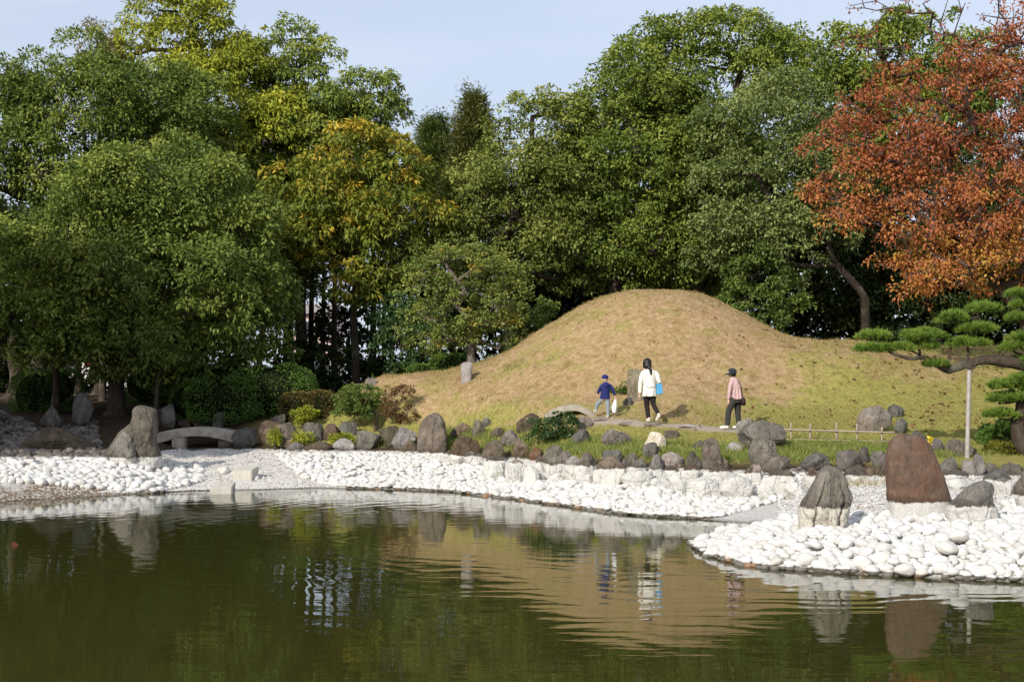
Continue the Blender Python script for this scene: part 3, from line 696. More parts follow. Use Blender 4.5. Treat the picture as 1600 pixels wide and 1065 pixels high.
Plf = np.array([(lambda d: ((px - 800) * d / F, d))(F * (H - zz) / (py - YH)) for px, py, zz in
                [(-180, 758, .33), (0, 752, .34), (190, 751, .30), (240, 756, .22), (315, 737, .38), (314, 714, .62), (160, 711, .71), (0, 711, .71), (-180, 714, .7)]])
D = darts(Plf, .07, .14, 40000, 11)
pebble_field(field_root('pebble_bank', -10, 37), D, 7)
Pgc = np.array([(lambda d: ((px - 800) * d / F, d))(F * (H - zz) / (py - YH)) for px, py, zz in
                [(-120, 712, .72), (160, 711, .71), (150, 690, .85), (60, 688, .93), (0, 678, .98), (-120, 676, 1.0)]])
D = darts(Pgc, .045, .11, 34000, 12)
pebble_field(field_root('cobble_shore', -11, 41), D, 8, singles=180, PBX=PB1)
# small loose groups on the gravel by the blocks
D = np.array([(*((px - 800) * d / F, d), rr) for px, py, rr in [(352, 739, .13), (374, 747, .07), (386, 748, .08), (398, 749, .1), (413, 748, .05), (366, 741, .09), (345, 736, .08)] for d in [hit(px, py)]])
pebble_field(field_root('gravel_stream', -7, 39), D, 9)

# gravel grains
def gravel(P, n, seed, s0=.016, s1=.036):
    r = np.random.default_rng(seed); lo, hi = P.min(0), P.max(0)
    X = r.uniform(lo[0], hi[0], n * 3); Y = r.uniform(lo[1], hi[1], n * 3); ok = in_poly(P, X, Y); X, Y = X[ok][:n], Y[ok][:n]; n = len(X)
    Z = ground_z(X, Y); ok = (Z > .01) & (Z < LINE); X, Y, Z = X[ok], Y[ok], Z[ok]; n = len(X)
    O = np.array([[1, 0, 0], [-1, 0, 0], [0, 1, 0], [0, -1, 0], [0, 0, 1], [0, 0, -1]], float); T = np.array([[0, 2, 4], [2, 1, 4], [1, 3, 4], [3, 0, 4]])
    sc = r.uniform(s0, s1, (n, 1, 1)) * r.uniform(.7, 1.3, (n, 6, 1)) * np.array([1, 1, .7])
    a = r.uniform(0, 6.28, n); R = np.zeros((n, 3, 3)); R[:, 0, 0] = np.cos(a); R[:, 0, 1] = -np.sin(a); R[:, 1, 0] = np.sin(a); R[:, 1, 1] = np.cos(a); R[:, 2, 2] = 1
    V = np.einsum('nij,nkj->nki', R, O[None] * sc) + np.stack([X, Y, Z + .008], -1)[:, None]
    Fc = (T[None] + (np.arange(n) * 6)[:, None, None]).reshape(-1, 3)
    return V.reshape(-1, 3), Fc, np.repeat(r.random(n), 6)
def gravel_mat():
    k = NT('gravel_grain'); v = k.attr('v').outputs['Fac']
    c = k.mix(k.rng(v, .0, .8), (.68, .66, .62), (.50, .46, .41)); c = k.mix(k.rng(v, .86, .9), c, (.30, .24, .18))
    return k.bsdf(c, .85, .2)
GM = gravel_mat()
Pg1 = np.array([(x_, y_) for x_, y_ in [((p - 800) * d / F, d) for p, d in [(1105, 29.3), (1150, 28.7), (1180, 27.9), (1215, 29), (1215, 31.8), (1400, 33), (1800, 31), (1800, 24.5), (1480, 24.6), (1300, 25), (1235, 26.6)]]])
Pg2 = np.array([(x_, y_) for x_, y_ in [((p - 800) * d / F, d) for p, d in [(150, 35.6), (330, 37.1), (560, 37.8), (470, 42), (440, 43.4), (250, 44.0), (255, 41), (310, 38), (240, 37.5)]]])
for P_, n_, sd_, nm in ((Pg1, 30000, 1, 'gravel_grains'), (Pg2, 26000, 2, 'gravel_grains')):
    V_, F_, A_ = gravel(P_, n_, sd_); o = link(nm, fast_mesh(nm, V_, F_, False, A_), GM)
    tag(o, 'loose white gravel grains ' + ('between the wall and the front standing rocks' if sd_ == 1 else 'filling the dry stream bed in front of the left bridge'), 'gravel', kind='stuff')

# ---------------------------------------------------------------- foliage
def unit(v): return v / (np.linalg.norm(v, axis=-1, keepdims=True) + 1e-9)
def leaf_mesh(name, C, A, L, W, var, r, fold=.25, LS=1.0):
    """one rhombic folded leaf at each C pointing along A"""
    n = len(C); A = unit(A)
    up = unit(np.array([0, -.35, 1.0]) + r.normal(0, .55, (n, 3)))
    side = unit(np.cross(A, up)); nrm = np.cross(side, A)
    L = (L * LS * r.uniform(.7, 1.3, n))[:, None]; W = (W * LS * r.uniform(.7, 1.3, n))[:, None]
    mid = C + A * L * .45 + nrm * W * fold
    V = np.stack([C, mid + side * W * .5, C + A * L - nrm * W * .3, mid - side * W * .5], 1).reshape(-1, 3)
    Fc = np.arange(n * 4).reshape(-1, 4)
    return fast_mesh(name, V, Fc, False, np.repeat(var, 4))
def blob_world(b, d):
    px, py, rx, ry = b[:4]; dd = d + (b[4] if len(b) > 4 else 0)
    c = at(px, py, dd); return np.array(c), np.array([rx * dd / F, max(rx, ry) * .85 * dd / F, ry * dd / F])
def lobes(blobs, d, r, lobe=.75, cover=1.0, shell=(.62, 1.08)):
    B_ = [blob_world(b, d) for b in blobs]; out = []
    for i, (c, q) in enumerate(B_):
        area = 4 * math.pi * ((q[0] * q[2]) ** 1.6 / 3 + (q[0] * q[1]) ** 1.6 / 3 + (q[1] * q[2]) ** 1.6 / 3) ** (1 / 1.6)
        n = int(cover * area / (lobe * lobe * 1.5)) + 4
        u = unit(r.normal(size=(n, 3))); 
        rad = r.uniform(*shell, n)[:, None]
        P = c + u * q * rad
        sz = lobe * r.uniform(.5, 1.45, n) * min(1, q.min() / lobe * .8)
        keep = np.ones(n, bool)
        for j, (c2, q2) in enumerate(B_):
            if j != i: keep &= (((P - c2) / q2) ** 2).sum(1) > .45
        keep &= ~((u[:, 1] > .3) & (r.random(n) < .6))
        for p, s, uu in zip(P[keep], sz[keep], u[keep]): out.append((p, s, uu))
    return out
def crown_leaves(lb, r, per=150, leaf=(.17, .075), clump=.26, droop=.5, dens=1.0, vtop=.35, sprayz=.75):
    C, A, Vv = [], [], []
    for p, s, u in lb:
        nc = max(3, int(per / 16 * (s / .75) ** 2 * dens))
        cu = r.normal(size=(nc, 3)) + u * .75 + np.array([0, -.25, .35]); cu = unit(cu)
        cc = p + cu * s * np.array([1, 1, sprayz]) * r.uniform(.72, 1.06, nc)[:, None]
        cv = np.clip(r.normal(.38, .17) + r.normal(0, .15, nc), 0, 1)
        nl = 27
        lu = unit(r.normal(size=(nc, nl, 3)) + np.array([0, 0, .55]) + cu[:, None] * .5)
        rad = clump * r.uniform(.35, 1.1, (nc, nl, 1)) * (.7 + .3 * s / .75)
        lp = cc[:, None] + lu * rad * np.array([1, 1, .62])
        ax = lu + np.array([0, 0, -droop]) + r.normal(0, .35, (nc, nl, 3))
        vv = np.clip(cv[:, None] + r.normal(0, .13, (nc, nl)) + vtop * (cu[:, None, 2] * .35) * np.ones((nc, nl)), 0, 1)
        C.append(lp.reshape(-1, 3)); A.append(ax.reshape(-1, 3)); Vv.append(vv.ravel())
    C = np.concatenate(C); A = np.concatenate(A); Vv = np.concatenate(Vv)
    return C, A, Vv, leaf
def dense(P, sub):
    P = np.array(P, float); n = len(P); out = []
    for t in np.linspace(0, n - 1, (n - 1) * sub + 1):
        i = int(min(t, n - 2)); f = t - i; p0 = P[max(i - 1, 0)]; p1 = P[i]; p2 = P[i + 1]; p3 = P[min(i + 2, n - 1)]
        out.append(.5 * (2 * p1 + (p2 - p0) * f + (2 * p0 - 5 * p1 + 4 * p2 - p3) * f * f + (3 * p1 - p0 - 3 * p2 + p3) * f ** 3))
    return out
def skeleton(path, radii, targets, r, bend=.12, split=.22, maxn=500):
    """trunk path, then every target joined to the nearest wood already grown"""
    path = dense(path, 4)
    N = [np.array(p, float) for p in path]; par = [-1] + list(range(len(path) - 1)); dep = list(np.arange(len(path)) * .08)
    tg = np.array(targets); top = N[-1]
    tg = tg[np.argsort(np.linalg.norm(tg - N[len(N) // 2], axis=1))][:maxn]
    lo = max(1, len(path) // 2)
    for t in tg:
        A_ = np.array(N[lo:]); dv = t - A_
        dist = np.linalg.norm(dv, axis=1) + .9 * np.maximum(0, A_[:, 2] - t[2]) + np.array(dep[lo:]) * .05
        j = int(np.argmin(dist)) + lo; a = N[j]; ln = np.linalg.norm(t - a)
        if ln < .05: continue
        k = max(1, int(ln / .55)); prev = j
        off = r.normal(0, bend * ln, 3); off[2] = -abs(off[2]) * .6
        for q in range(1, k + 1):
            f = q / k; N.append(a + (t - a) * f + off * math.sin(math.pi * f) + (0 if q == k else r.normal(0, .02, 3))); par.append(prev); dep.append(dep[prev] + ln / k); prev = len(N) - 1
    cnt = np.ones(len(N))
    ch = np.zeros(len(N))
    for i in range(len(N) - 1, 0, -1):
        if par[i] >= 0: cnt[par[i]] += cnt[i]
    base = radii[0]; rad = base * (cnt / cnt[0]) ** .46
    for i in range(len(path)): rad[i] = max(rad[i] * .6, np.interp(i, [0, len(path) - 1], radii)) * (1 + .5 * math.exp(-i / 1.2))
    return np.array(N), np.array(par), np.maximum(rad, .006)
def tubes(name, N, par, rad, idx, seg=6):
    idx = [i for i in idx if par[i] >= 0]
    if not idx: return None
    a = N[par[idx]]; b = N[idx]; ra = rad[par[idx]]; rb = rad[idx]; ra = np.minimum(ra, rb * 1.7 + .004)
    d = unit(b - a); ref = np.where(np.abs(d[:, 2:3]) > .9, np.array([[1., 0, 0]]), np.array([[0, 0, 1.]]))
    u = unit(np.cross(d, ref)); v = np.cross(d, u); th = np.arange(seg) * 2 * math.pi / seg
    cs = np.cos(th)[None, :, None]; sn = np.sin(th)[None, :, None]; off = u[:, None] * cs + v[:, None] * sn
    A_ = a[:, None] + off * ra[:, None, None]; B_ = b[:, None] + d[:, None] * rb[:, None, None] * .25 + off * rb[:, None, None]
    V = np.concatenate([A_, B_], 1).reshape(-1, 3); n = len(idx); Fc = []
    k = np.arange(seg); q = np.stack([k, (k + 1) % seg, (k + 1) % seg + seg, k + seg], -1)
    Fc = (q[None] + (np.arange(n) * 2 * seg)[:, None, None]).reshape(-1, 4)
    return fast_mesh(name, V, Fc, True)
def smooth_tube(name, pts, radii, mat, parent, seg=12, sub=8, noise_=.06, org=None):
    """a thick trunk or limb through given points"""
    P = np.array(pts, float); n = len(P); T = np.linspace(0, n - 1, (n - 1) * sub + 1)
    def cr_(a, t):
        i = int(min(t, n - 2)); f = t - i; p0 = a[max(i - 1, 0)]; p1 = a[i]; p2 = a[i + 1]; p3 = a[min(i + 2, n - 1)]
        return .5 * (2 * p1 + (p2 - p0) * f + (2 * p0 - 5 * p1 + 4 * p2 - p3) * f * f + (3 * p1 - p0 - 3 * p2 + p3) * f ** 3)
    Q = np.array([cr_(P, t) for t in T]); R_ = np.interp(T, np.arange(n), radii)
    D_ = unit(np.gradient(Q, axis=0)); u = unit(np.cross(D_, np.array([.31, .9, .22]))); v = np.cross(D_, u)
    th = np.arange(seg) * 2 * math.pi / seg; V = []
    for i in range(len(Q)):
        for t in th:
            o_ = u[i] * math.cos(t) + v[i] * math.sin(t)
            k_ = 1 + noise_ * mnoise.noise(Vector(Q[i] * 3 + o_ * 1.2)) * 2
            V.append(Q[i] + o_ * R_[i] * k_)
    Fc = []
    for i in range(len(Q) - 1):
        for j in range(seg): a_, b_ = i * seg + j, i * seg + (j + 1) % seg; Fc.append((a_, b_, b_ + seg, a_ + seg))
    org = np.array(org if org is not None else (0, 0, 0))
    me = bpy.data.meshes.new(name); me.from_pydata([tuple(q - org) for q in V], [], Fc + [tuple(range(len(V) - seg, len(V)))]); shade(me); me.update()
    return link(name, me, mat, parent)
NLEAF = [0]
def tree(name, label, blobs, d, base, leafm, seed, r0=.2, lobe=.75, per=150, leaf=(.17, .075), cover=1.0, dens=1.0, bark=None, trunk=None, droop=.5, branch_cover=.35, cat='tree', group=None, clump=.26, shell=(.62, 1.06), off=None, bend=.12, wood=True, vtop=.35, maxn=160, sprayz=.75):
    """base: photo column of the foot; trunk: optional list of photo points (px, py) up the stem"""
    r = np.random.default_rng(seed)
    bx = (base - 800) * d / F; bz = gz(bx, d) - .1
    root = empty(name, (bx, d, bz)); tag(root, label, cat, group); org = np.array([bx, d, bz])
    lb = lobes(blobs, d, r, lobe, cover, shell)
    C, A, Vv, lf = crown_leaves(lb, r, per, leaf, clump, droop, dens, vtop, sprayz)
    keep = C[:, 2] > bz + .15; C, A, Vv = C[keep], A[keep], Vv[keep]; NLEAF[0] += len(C)
    link('crown', leaf_mesh('crown', C - org, A, lf[0], lf[1], Vv, r, LS=.93), leafm, root)
    if wood:
        cen = np.array([blob_world(b, d)[0] for b in blobs])
        if trunk: path = [org] + [np.array(at(px, py, d)) for px, py in trunk]
        else:
            t0 = cen[np.argmin(cen[:, 2])] * .5 + cen.mean(0) * .5
            tp = np.array([org[0] * .4 + t0[0] * .6, d, t0[2]]); path = [org + (tp - org) * f + r.normal(0, .05, 3) * (f > 0) for f in np.linspace(0, 1, 6)]
        tg = [p * .88 + cen[np.argmin(np.linalg.norm(cen - p, axis=1))] * .12 for p, s, u in lb]
        tg = [t for t in tg if r.random() < branch_cover] or tg[:5]
        N, par, rad = skeleton(path, (r0, r0 * .5), tg, r, bend, maxn=maxn)
        rad[0] *= 1.35
        link('trunk', tubes('trunk', N - org, par, rad, list(range(1, len(N))), 8), bark or BARK, root)
    return root

# left wood
tree('camphor_tree', 'broad dark green tree with drooping sprays at the front of the left wood', [(250, 330, 150, 85, 0), (170, 400, 115, 100, -1), (335, 395, 95, 100, -.5), (265, 470, 150, 90, -1), (370, 490, 62, 85, 0), (175, 515, 85, 60, -.5), (300, 555, 75, 45, 0), (250, 265, 70, 30, 1)], 47.5, 182, L_DEEP, 11, .27, cover=1.1, dens=1.15, per=170, trunk=[(182, 600), (180, 540), (200, 470), (240, 400)])
tree('camphor_tree', 'leaning green tree cut by the left edge of the photo', [(35, 450, 75, 75, 0), (10, 500, 60, 70, 0), (60, 505, 42, 50, -.5), (-50, 420, 90, 110, 0)], 45.5, -25, L_MID, 12, .2, dens=1.1)
tree('camphor_tree', 'large dark tree behind, filling the upper left corner', [(150, 190, 125, 90, 0), (70, 250, 110, 110, 0), (250, 240, 100, 100, 0), (20, 330, 100, 120, 0), (110, 130, 70, 45, 0), (-60, 200, 110, 120, 0), (190, 330, 120, 90, 1), (8, 150, 40, 40, 0)], 53, 60, L_DEEP, 13, .35, lobe=.85, dens=1.0)
tree('broadleaf_tree', 'tallest yellow-green tree in the left wood', [(290, 45, 62, 48, 0), (250, 95, 75, 60, 0), (340, 110, 60, 60, 0), (300, 165, 105, 80, 0), (395, 150, 60, 65, 0), (350, 240, 100, 90, 0), (220, 75, 35, 30, 0), (420, 230, 75, 80, -.5)], 57, 310, L_YEL, 14, .3, droop=.9, leaf=(.21, .075))
tree('broadleaf_tree', 'green and yellow two-peaked tree right of the tallest one', [(432, 90, 26, 45, 0), (470, 85, 26, 45, 0), (478, 150, 70, 60, 0), (545, 150, 45, 48, 0), (560, 205, 45, 50, 1), (500, 230, 85, 80, 0), (440, 330, 90, 90, 0), (520, 330, 60, 60, 1)], 57, 470, L_MID, 15, .25, droop=.9, leaf=(.21, .075), vtop=.9)
tree('broadleaf_tree', 'orange-tinted tree on the right flank of the left wood', [(560, 260, 80, 48, 0), (620, 285, 42, 48, 0), (500, 300, 70, 60, 0), (590, 330, 75, 48, -.5), (650, 330, 38, 50, 0), (600, 385, 60, 42, -.5), (560, 430, 50, 30, -1), (480, 370, 60, 40, 0)], 53, 555, L_ORG, 16, .16, droop=.8, leaf=(.23, .085), vtop=1.1, cover=.85, trunk=[(556, 560), (552, 500), (560, 420), (565, 340)])
tree('broadleaf_tree', 'dim green tree with bare lower trunk behind the clipped hedges', [(420, 400, 70, 80, 0), (440, 470, 45, 40, 0), (400, 330, 70, 60, 1)], 55, 410, L_DEEP, 17, .13, bark=BARK_R, trunk=[(405, 560), (412, 500), (420, 420)])
# slim cedar stems between the two woods
for i, (px, top, r_) in enumerate([(447, 300, .13), (472, 330, .11), (486, 310, .14), (505, 330, .11), (522, 300, .13), (583, 280, .14), (600, 340, .11), (455, 340, .1), (612, 340, .10), (640, 330, .12), (660, 350, .1)]):
    d_ = 58 + (i * 37 % 7)
    lb_ = ['slim dark cedar stem %s' % s for s in ('left of the pale gap between the woods', 'second from the left edge of the pale gap', 'in the middle of the pale gap', 'right of the middle of the pale gap', 'at the right side of the pale gap', 'right of the orange-tinted tree trunk', 'behind the orange-tinted tree trunk', 'half hidden left of the pale gap', 'left of the small dark tree behind the lawn', 'above the small dark tree behind the lawn', 'between the left wood and the small round-crowned tree')][i]
    tree('cedar_tree', lb_, [(px, top + 20, 30, 60, 0), (px + 4, top + 90, 22, 30, 0)], d_, px, L_CEDAR, 200 + i, r_, per=70, cover=.5, dens=.8, leaf=(.2, .05), trunk=[(px, 520), (px + 1, 440), (px - 1, top + 60)], branch_cover=.5, maxn=20, group='slim cedar stems between the woods')
def conifer(name, label, px, ytip, ybot, hw, d, m, seed, foot=None):
    r = np.random.default_rng(seed); foot = foot or px; bx = (foot - 800) * d / F; bz = gz(bx, d) - .1
    root = empty(name, (bx, d, bz)); tag(root, label, 'tree'); org = np.array([bx, d, bz])
    tip = np.array(at(px, ytip, d)); zb = at(px, ybot, d).z; w_ = hw * d / F
    n = 420; C, A, Vv = [], [], []
    for i in range(n):
        t = r.random() ** .75; z = tip[2] - t * (tip[2] - zb); a = r.uniform(0, 6.28); rr = w_ * (t ** .58) * r.uniform(.5, 1.12)
        c = np.array([tip[0] + math.cos(a) * rr, d + math.sin(a) * rr, z + .12 * w_])
        k = 60; ax = np.array([math.cos(a), math.sin(a), .55]); o_ = r.normal(0, .17, (k, 3)) * np.array([1, 1, 1.2]) + ax * r.uniform(-.35, .3, (k, 1))
        C.append(c + o_); A.append(ax + r.normal(0, .45, (k, 3))); Vv.append(np.clip(r.normal(.4, .2) + r.normal(0, .15, k), 0, 1))
    C = np.concatenate(C); A = np.concatenate(A); Vv = np.concatenate(Vv)
    link('crown', leaf_mesh('crown', C - org, A, .22, .05, Vv, r), m, root)
    smooth_tube('trunk', [(0, 0, 0), (tip[0] - bx, 0, (tip[2] - bz) * .5), (tip[0] - bx, 0, (tip[2] - bz) * .97)], [.2, .12, .02], BARK, root, 8, 6)
conifer('conifer', 'dark green pointed conifer in the sky gap, the left and lower of the pair', 679, 188, 330, 37, 68, L_CEDAR, 31)
conifer('conifer', 'olive pointed conifer in the sky gap, the right and taller of the pair', 739, 150, 330, 38, 66, leaf_mat('cedar_olive', (.075, .09, .024), (.15, .165, .045), (.26, .22, .06)), 32)

# middle and right wood
tree('oak_tree', 'olive green round tree right of the two conifers', [(812, 245, 52, 48, 0), (855, 215, 55, 50, 0), (752, 302, 36, 34, 0), (790, 320, 90, 60, 0), (705, 345, 40, 48, .5), (870, 300, 70, 70, 0), (760, 390, 80, 50, 0), (850, 390, 80, 60, 0), (885, 180, 28, 26, 0)], 55, 800, L_OLIVE, 41, .3, leaf=(.15, .08), trunk=[(800, 500), (798, 450), (810, 380)])
tree('oak_tree', 'green tree on the rising left slope of the right wood', [(960, 210, 70, 70, 0), (1010, 130, 55, 50, 0), (930, 290, 75, 70, 0), (1000, 270, 80, 80, -.5), (940, 380, 90, 60, 0), (1030, 190, 60, 60, 0), (1010, 370, 75, 60, -.5)], 55.5, 955, L_MID, 42, .35, leaf=(.16, .08), trunk=[(955, 500), (960, 450), (965, 380)])
tree('oak_tree', 'highest domed tree of the right wood', [(1120, 78, 70, 42, 0), (1060, 110, 55, 50, 0), (1180, 105, 65, 50, 0), (1110, 160, 100, 80, 0), (1080, 260, 80, 70, -.5), (1110, 350, 90, 70, 0), (1060, 410, 70, 45, 0)], 57, 1085, L_MID, 43, .35, leaf=(.17, .085), lobe=.85, trunk=[(1085, 500), (1090, 440), (1095, 350)])
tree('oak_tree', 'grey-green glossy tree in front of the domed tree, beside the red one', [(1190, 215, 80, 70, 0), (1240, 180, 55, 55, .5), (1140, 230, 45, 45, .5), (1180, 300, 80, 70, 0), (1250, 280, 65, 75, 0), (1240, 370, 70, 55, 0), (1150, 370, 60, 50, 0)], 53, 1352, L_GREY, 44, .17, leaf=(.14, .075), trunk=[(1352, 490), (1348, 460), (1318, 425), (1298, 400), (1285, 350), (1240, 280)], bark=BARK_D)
tree('oak_tree', 'line of green crown rising behind the top of the red tree', [(1290, 100, 55, 48, 0), (1350, 95, 60, 45, 0), (1420, 80, 55, 40, 0), (1480, 60, 42, 35, 0), (1340, 200, 90, 90, 0), (1440, 180, 90, 90, 0), (1540, 140, 60, 70, 1), (1330, 330, 80, 80, 1)], 61, 1380, L_MID, 45, .4, leaf=(.2, .1), lobe=.95, per=120)
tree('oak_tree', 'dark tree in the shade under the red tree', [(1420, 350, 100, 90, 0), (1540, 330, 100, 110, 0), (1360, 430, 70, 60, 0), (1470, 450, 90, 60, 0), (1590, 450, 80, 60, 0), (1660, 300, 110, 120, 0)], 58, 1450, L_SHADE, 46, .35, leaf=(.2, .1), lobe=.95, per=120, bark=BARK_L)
tree('camellia', 'rounded bright green shrub-like tree above the right shoulder of the mound', [(1190, 440, 52, 45, 0), (1180, 480, 50, 35, 0), (1215, 480, 35, 30, 0)], 52, 1195, L_BRIGHT, 47, .08, lobe=.45, leaf=(.13, .07), per=110, clump=.2)
tree('plum_tree', 'small round-crowned olive and yellow tree beside the mound', [(720, 425, 75, 35, 0), (675, 455, 50, 40, 0), (765, 460, 45, 45, 0), (720, 480, 80, 45, 0), (690, 515, 45, 30, 0), (770, 520, 40, 32, 0)], 47.2, 737, leaf_mat('plum_leaves', (.11, .15, .03), (.24, .29, .07), (.50, .38, .07)), 48, .16, lobe=.42, leaf=(.10, .065), per=95, clump=.22, cover=1.0, dens=1.0, trunk=[(736, 560), (735, 530), (733, 500)], bark=BARK_L, branch_cover=.45, maxn=160, droop=.2)
tree('maple_tree', 'dark green spreading tree left of the small round-crowned tree', [(640, 500, 48, 28, 0), (665, 535, 60, 28, 0), (625, 540, 40, 30, 0)], 50.5, 650, leaf_mat('maple_leaves', (.04, .085, .025), (.07, .13, .04), (.10, .16, .05)), 49, .08, lobe=.45, leaf=(.12, .07), per=120, clump=.22)
tree('evergreen_shrub', 'bright green glossy shrub on the left skyline of the mound', [(835, 500, 38, 22, 0), (800, 520, 32, 18, 0), (860, 490, 16, 12, 0)], 49.5, 825, L_BRIGHT, 50, .05, lobe=.38, leaf=(.13, .065), per=120, clump=.18, cat='shrub')
# dark understorey and back rows that close the wood
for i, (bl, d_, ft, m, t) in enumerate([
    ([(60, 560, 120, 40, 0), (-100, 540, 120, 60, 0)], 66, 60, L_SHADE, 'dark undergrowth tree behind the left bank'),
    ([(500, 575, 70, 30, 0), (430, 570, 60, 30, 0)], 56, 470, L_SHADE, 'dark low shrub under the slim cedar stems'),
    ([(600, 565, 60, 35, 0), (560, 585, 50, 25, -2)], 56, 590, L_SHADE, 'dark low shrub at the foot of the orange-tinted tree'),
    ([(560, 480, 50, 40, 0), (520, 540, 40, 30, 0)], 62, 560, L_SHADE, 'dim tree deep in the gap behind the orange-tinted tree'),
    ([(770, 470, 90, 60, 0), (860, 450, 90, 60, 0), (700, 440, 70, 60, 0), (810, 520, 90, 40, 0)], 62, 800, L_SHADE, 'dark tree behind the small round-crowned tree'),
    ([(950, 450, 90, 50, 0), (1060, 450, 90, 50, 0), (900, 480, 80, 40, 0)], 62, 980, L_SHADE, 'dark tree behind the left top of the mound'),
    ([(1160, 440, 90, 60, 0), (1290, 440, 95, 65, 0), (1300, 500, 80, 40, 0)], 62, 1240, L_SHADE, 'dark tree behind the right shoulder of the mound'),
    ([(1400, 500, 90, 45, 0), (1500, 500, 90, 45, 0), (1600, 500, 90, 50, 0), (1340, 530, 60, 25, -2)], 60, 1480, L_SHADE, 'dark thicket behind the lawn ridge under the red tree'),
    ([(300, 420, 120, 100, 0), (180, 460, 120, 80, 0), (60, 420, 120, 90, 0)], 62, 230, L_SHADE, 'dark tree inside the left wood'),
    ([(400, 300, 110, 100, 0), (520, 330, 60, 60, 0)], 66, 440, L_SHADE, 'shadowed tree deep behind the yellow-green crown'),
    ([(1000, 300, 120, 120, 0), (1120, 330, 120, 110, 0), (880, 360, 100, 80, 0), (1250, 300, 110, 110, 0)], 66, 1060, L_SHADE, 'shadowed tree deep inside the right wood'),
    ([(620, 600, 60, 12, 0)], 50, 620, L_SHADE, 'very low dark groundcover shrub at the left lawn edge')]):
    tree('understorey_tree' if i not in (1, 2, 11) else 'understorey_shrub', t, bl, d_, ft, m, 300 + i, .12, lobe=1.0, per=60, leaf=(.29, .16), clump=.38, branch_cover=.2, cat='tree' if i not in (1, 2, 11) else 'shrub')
# stems standing in the left wood
for i, (px, d_, r_, top, t) in enumerate([(22, 56, .30, 480, 'thick mossy trunk lit at its foot near the left edge'), (84, 48, .12, 470, 'slim dark trunk rising between two shaded rocks'), (120, 58, .14, 500, 'thin trunk behind the dark left hedge'), (150, 60, .16, 480, 'middle trunk in the dark gap of the left wood'),
                                          (270, 52, .10, 520, 'thin trunk left of the clipped hedges'), (320, 58, .12, 520, 'thin straight trunk behind the clipped hedges'), (355, 60, .12, 500, 'straight trunk above the large clipped hedge'), (376, 58, .09, 500, 'pale-sided thin trunk above the large clipped hedge')]):
    tree('shade_tree', t, [(px, top - 30, 45, 40, 0)], d_, px, L_DEEP, 330 + i, r_, per=90, lobe=.8, leaf=(.2, .09), trunk=[(px + 4, 590), (px - 3, 550), (px + 2, top)], branch_cover=.3)
tree('young_tree', 'young forked tree in front of the clipped hedges', [(250, 530, 60, 30, 0), (215, 510, 40, 30, 0)], 46, 243, L_DEEP, 350, .07, lobe=.45, per=80, trunk=[(245, 615), (248, 585), (262, 560)], branch_cover=.7, bend=.05)
tree('bare_sapling', 'thin half-bare treetop poking above the upper left crown', [(155, 75, 16, 42, 0), (175, 100, 14, 22, 0)], 55, 160, leaf_mat('tan_leaves', (.20, .17, .07), (.3, .25, .11), (.36, .3, .14)), 351, .08, lobe=.3, per=14, cover=.4, dens=.35, leaf=(.16, .05), clump=.3, branch_cover=1, maxn=120, trunk=[(158, 300), (156, 200), (155, 130)])
# trees on the left bank of the pond, beyond the photo's left edge: they shade the left garden
for i, (x, y, zb_, zt_, rr) in enumerate([(-20.8, 26.3, 11.2, 14.8, 2.0), (-24, 26, 10.4, 17.6, 2.4), (-27.5, 26.5, 9.8, 18.5, 2.6), (-31.3, 26, 9.6, 18.5, 2.6), (-35.5, 27, 9.4, 18.5, 2.8)]):
    px = 800 + F * x / y; s_ = F / y; zc = (zb_ + zt_) / 2; hh = (zt_ - zb_) / 2
    tree('bank_tree', 'tall evergreen on the left bank of the pond outside the picture, %s from the water' % ['first', 'second', 'third', 'fourth', 'fifth', 'sixth'][i], [(px - rr * .3 * s_, YH - (zc - H) * s_, rr * s_, hh * s_, 0), (px + rr * .5 * s_, YH - (zc - H) * s_, rr * .8 * s_, hh * .9 * s_, .5)], y, px, L_DEEP, 360 + i, .2, lobe=1.0, per=48, leaf=(.46, .28), clump=.45, branch_cover=.2, cover=1.3, shell=(.2, .98))

# autumn cherry
r = np.random.default_rng(77)
dC = 42.5; bx = (1660 - 800) * dC / F; org = np.array([bx, dC, gz(bx, dC) - .1])
ch = empty('cherry_tree', tuple(org)); tag(ch, 'red and orange autumn cherry tree reaching in from the right edge', 'tree')
blC = [(1450, 190, 120, 85, 0), (1380, 270, 105, 90, 0), (1520, 150, 110, 90, 0), (1420, 360, 100, 70, -.5), (1520, 330, 130, 100, -.5), (1600, 230, 110, 110, 0), (1340, 210, 50, 60, 0), (1440, 430, 75, 25, -.8), (1560, 420, 75, 40, -.5), (1310, 300, 38, 60, 0), (1600, 80, 80, 70, 0), (1680, 350, 90, 90, 0)]
lbC = lobes(blC, dC, r, .42, .36, (.25, 1.08))
extra = []
for i in range(70):
    px = r.uniform(1310, 1600); py = r.uniform(-12, 75); extra.append(np.array(at(px, py, dC + r.uniform(-1, 1.5))))
tgC = [p for p, s, u in lbC] + [p + r.normal(0, .35, 3) + np.array([-.15, -.1, .2]) for p, s, u in lbC for _ in (0, 1)] + extra
pathC = [org, np.array(at(1640, 560, dC)), np.array(at(1590, 480, dC)), np.array(at(1535, 420, dC)), np.array(at(1500, 340, dC)), np.array(at(1480, 260, dC))]
N, par, rad = skeleton(pathC, (.26, .10), tgC, r, .05, maxn=2400)
rad = np.maximum(rad * .9, .0075)
link('trunk', tubes('trunk', N - org, par, rad, list(range(1, len(N))), 6), BARK_C, ch)
C, A, Vv, lf = crown_leaves(lbC, r, 26, (.11, .058), .34, .75, .95, 0)
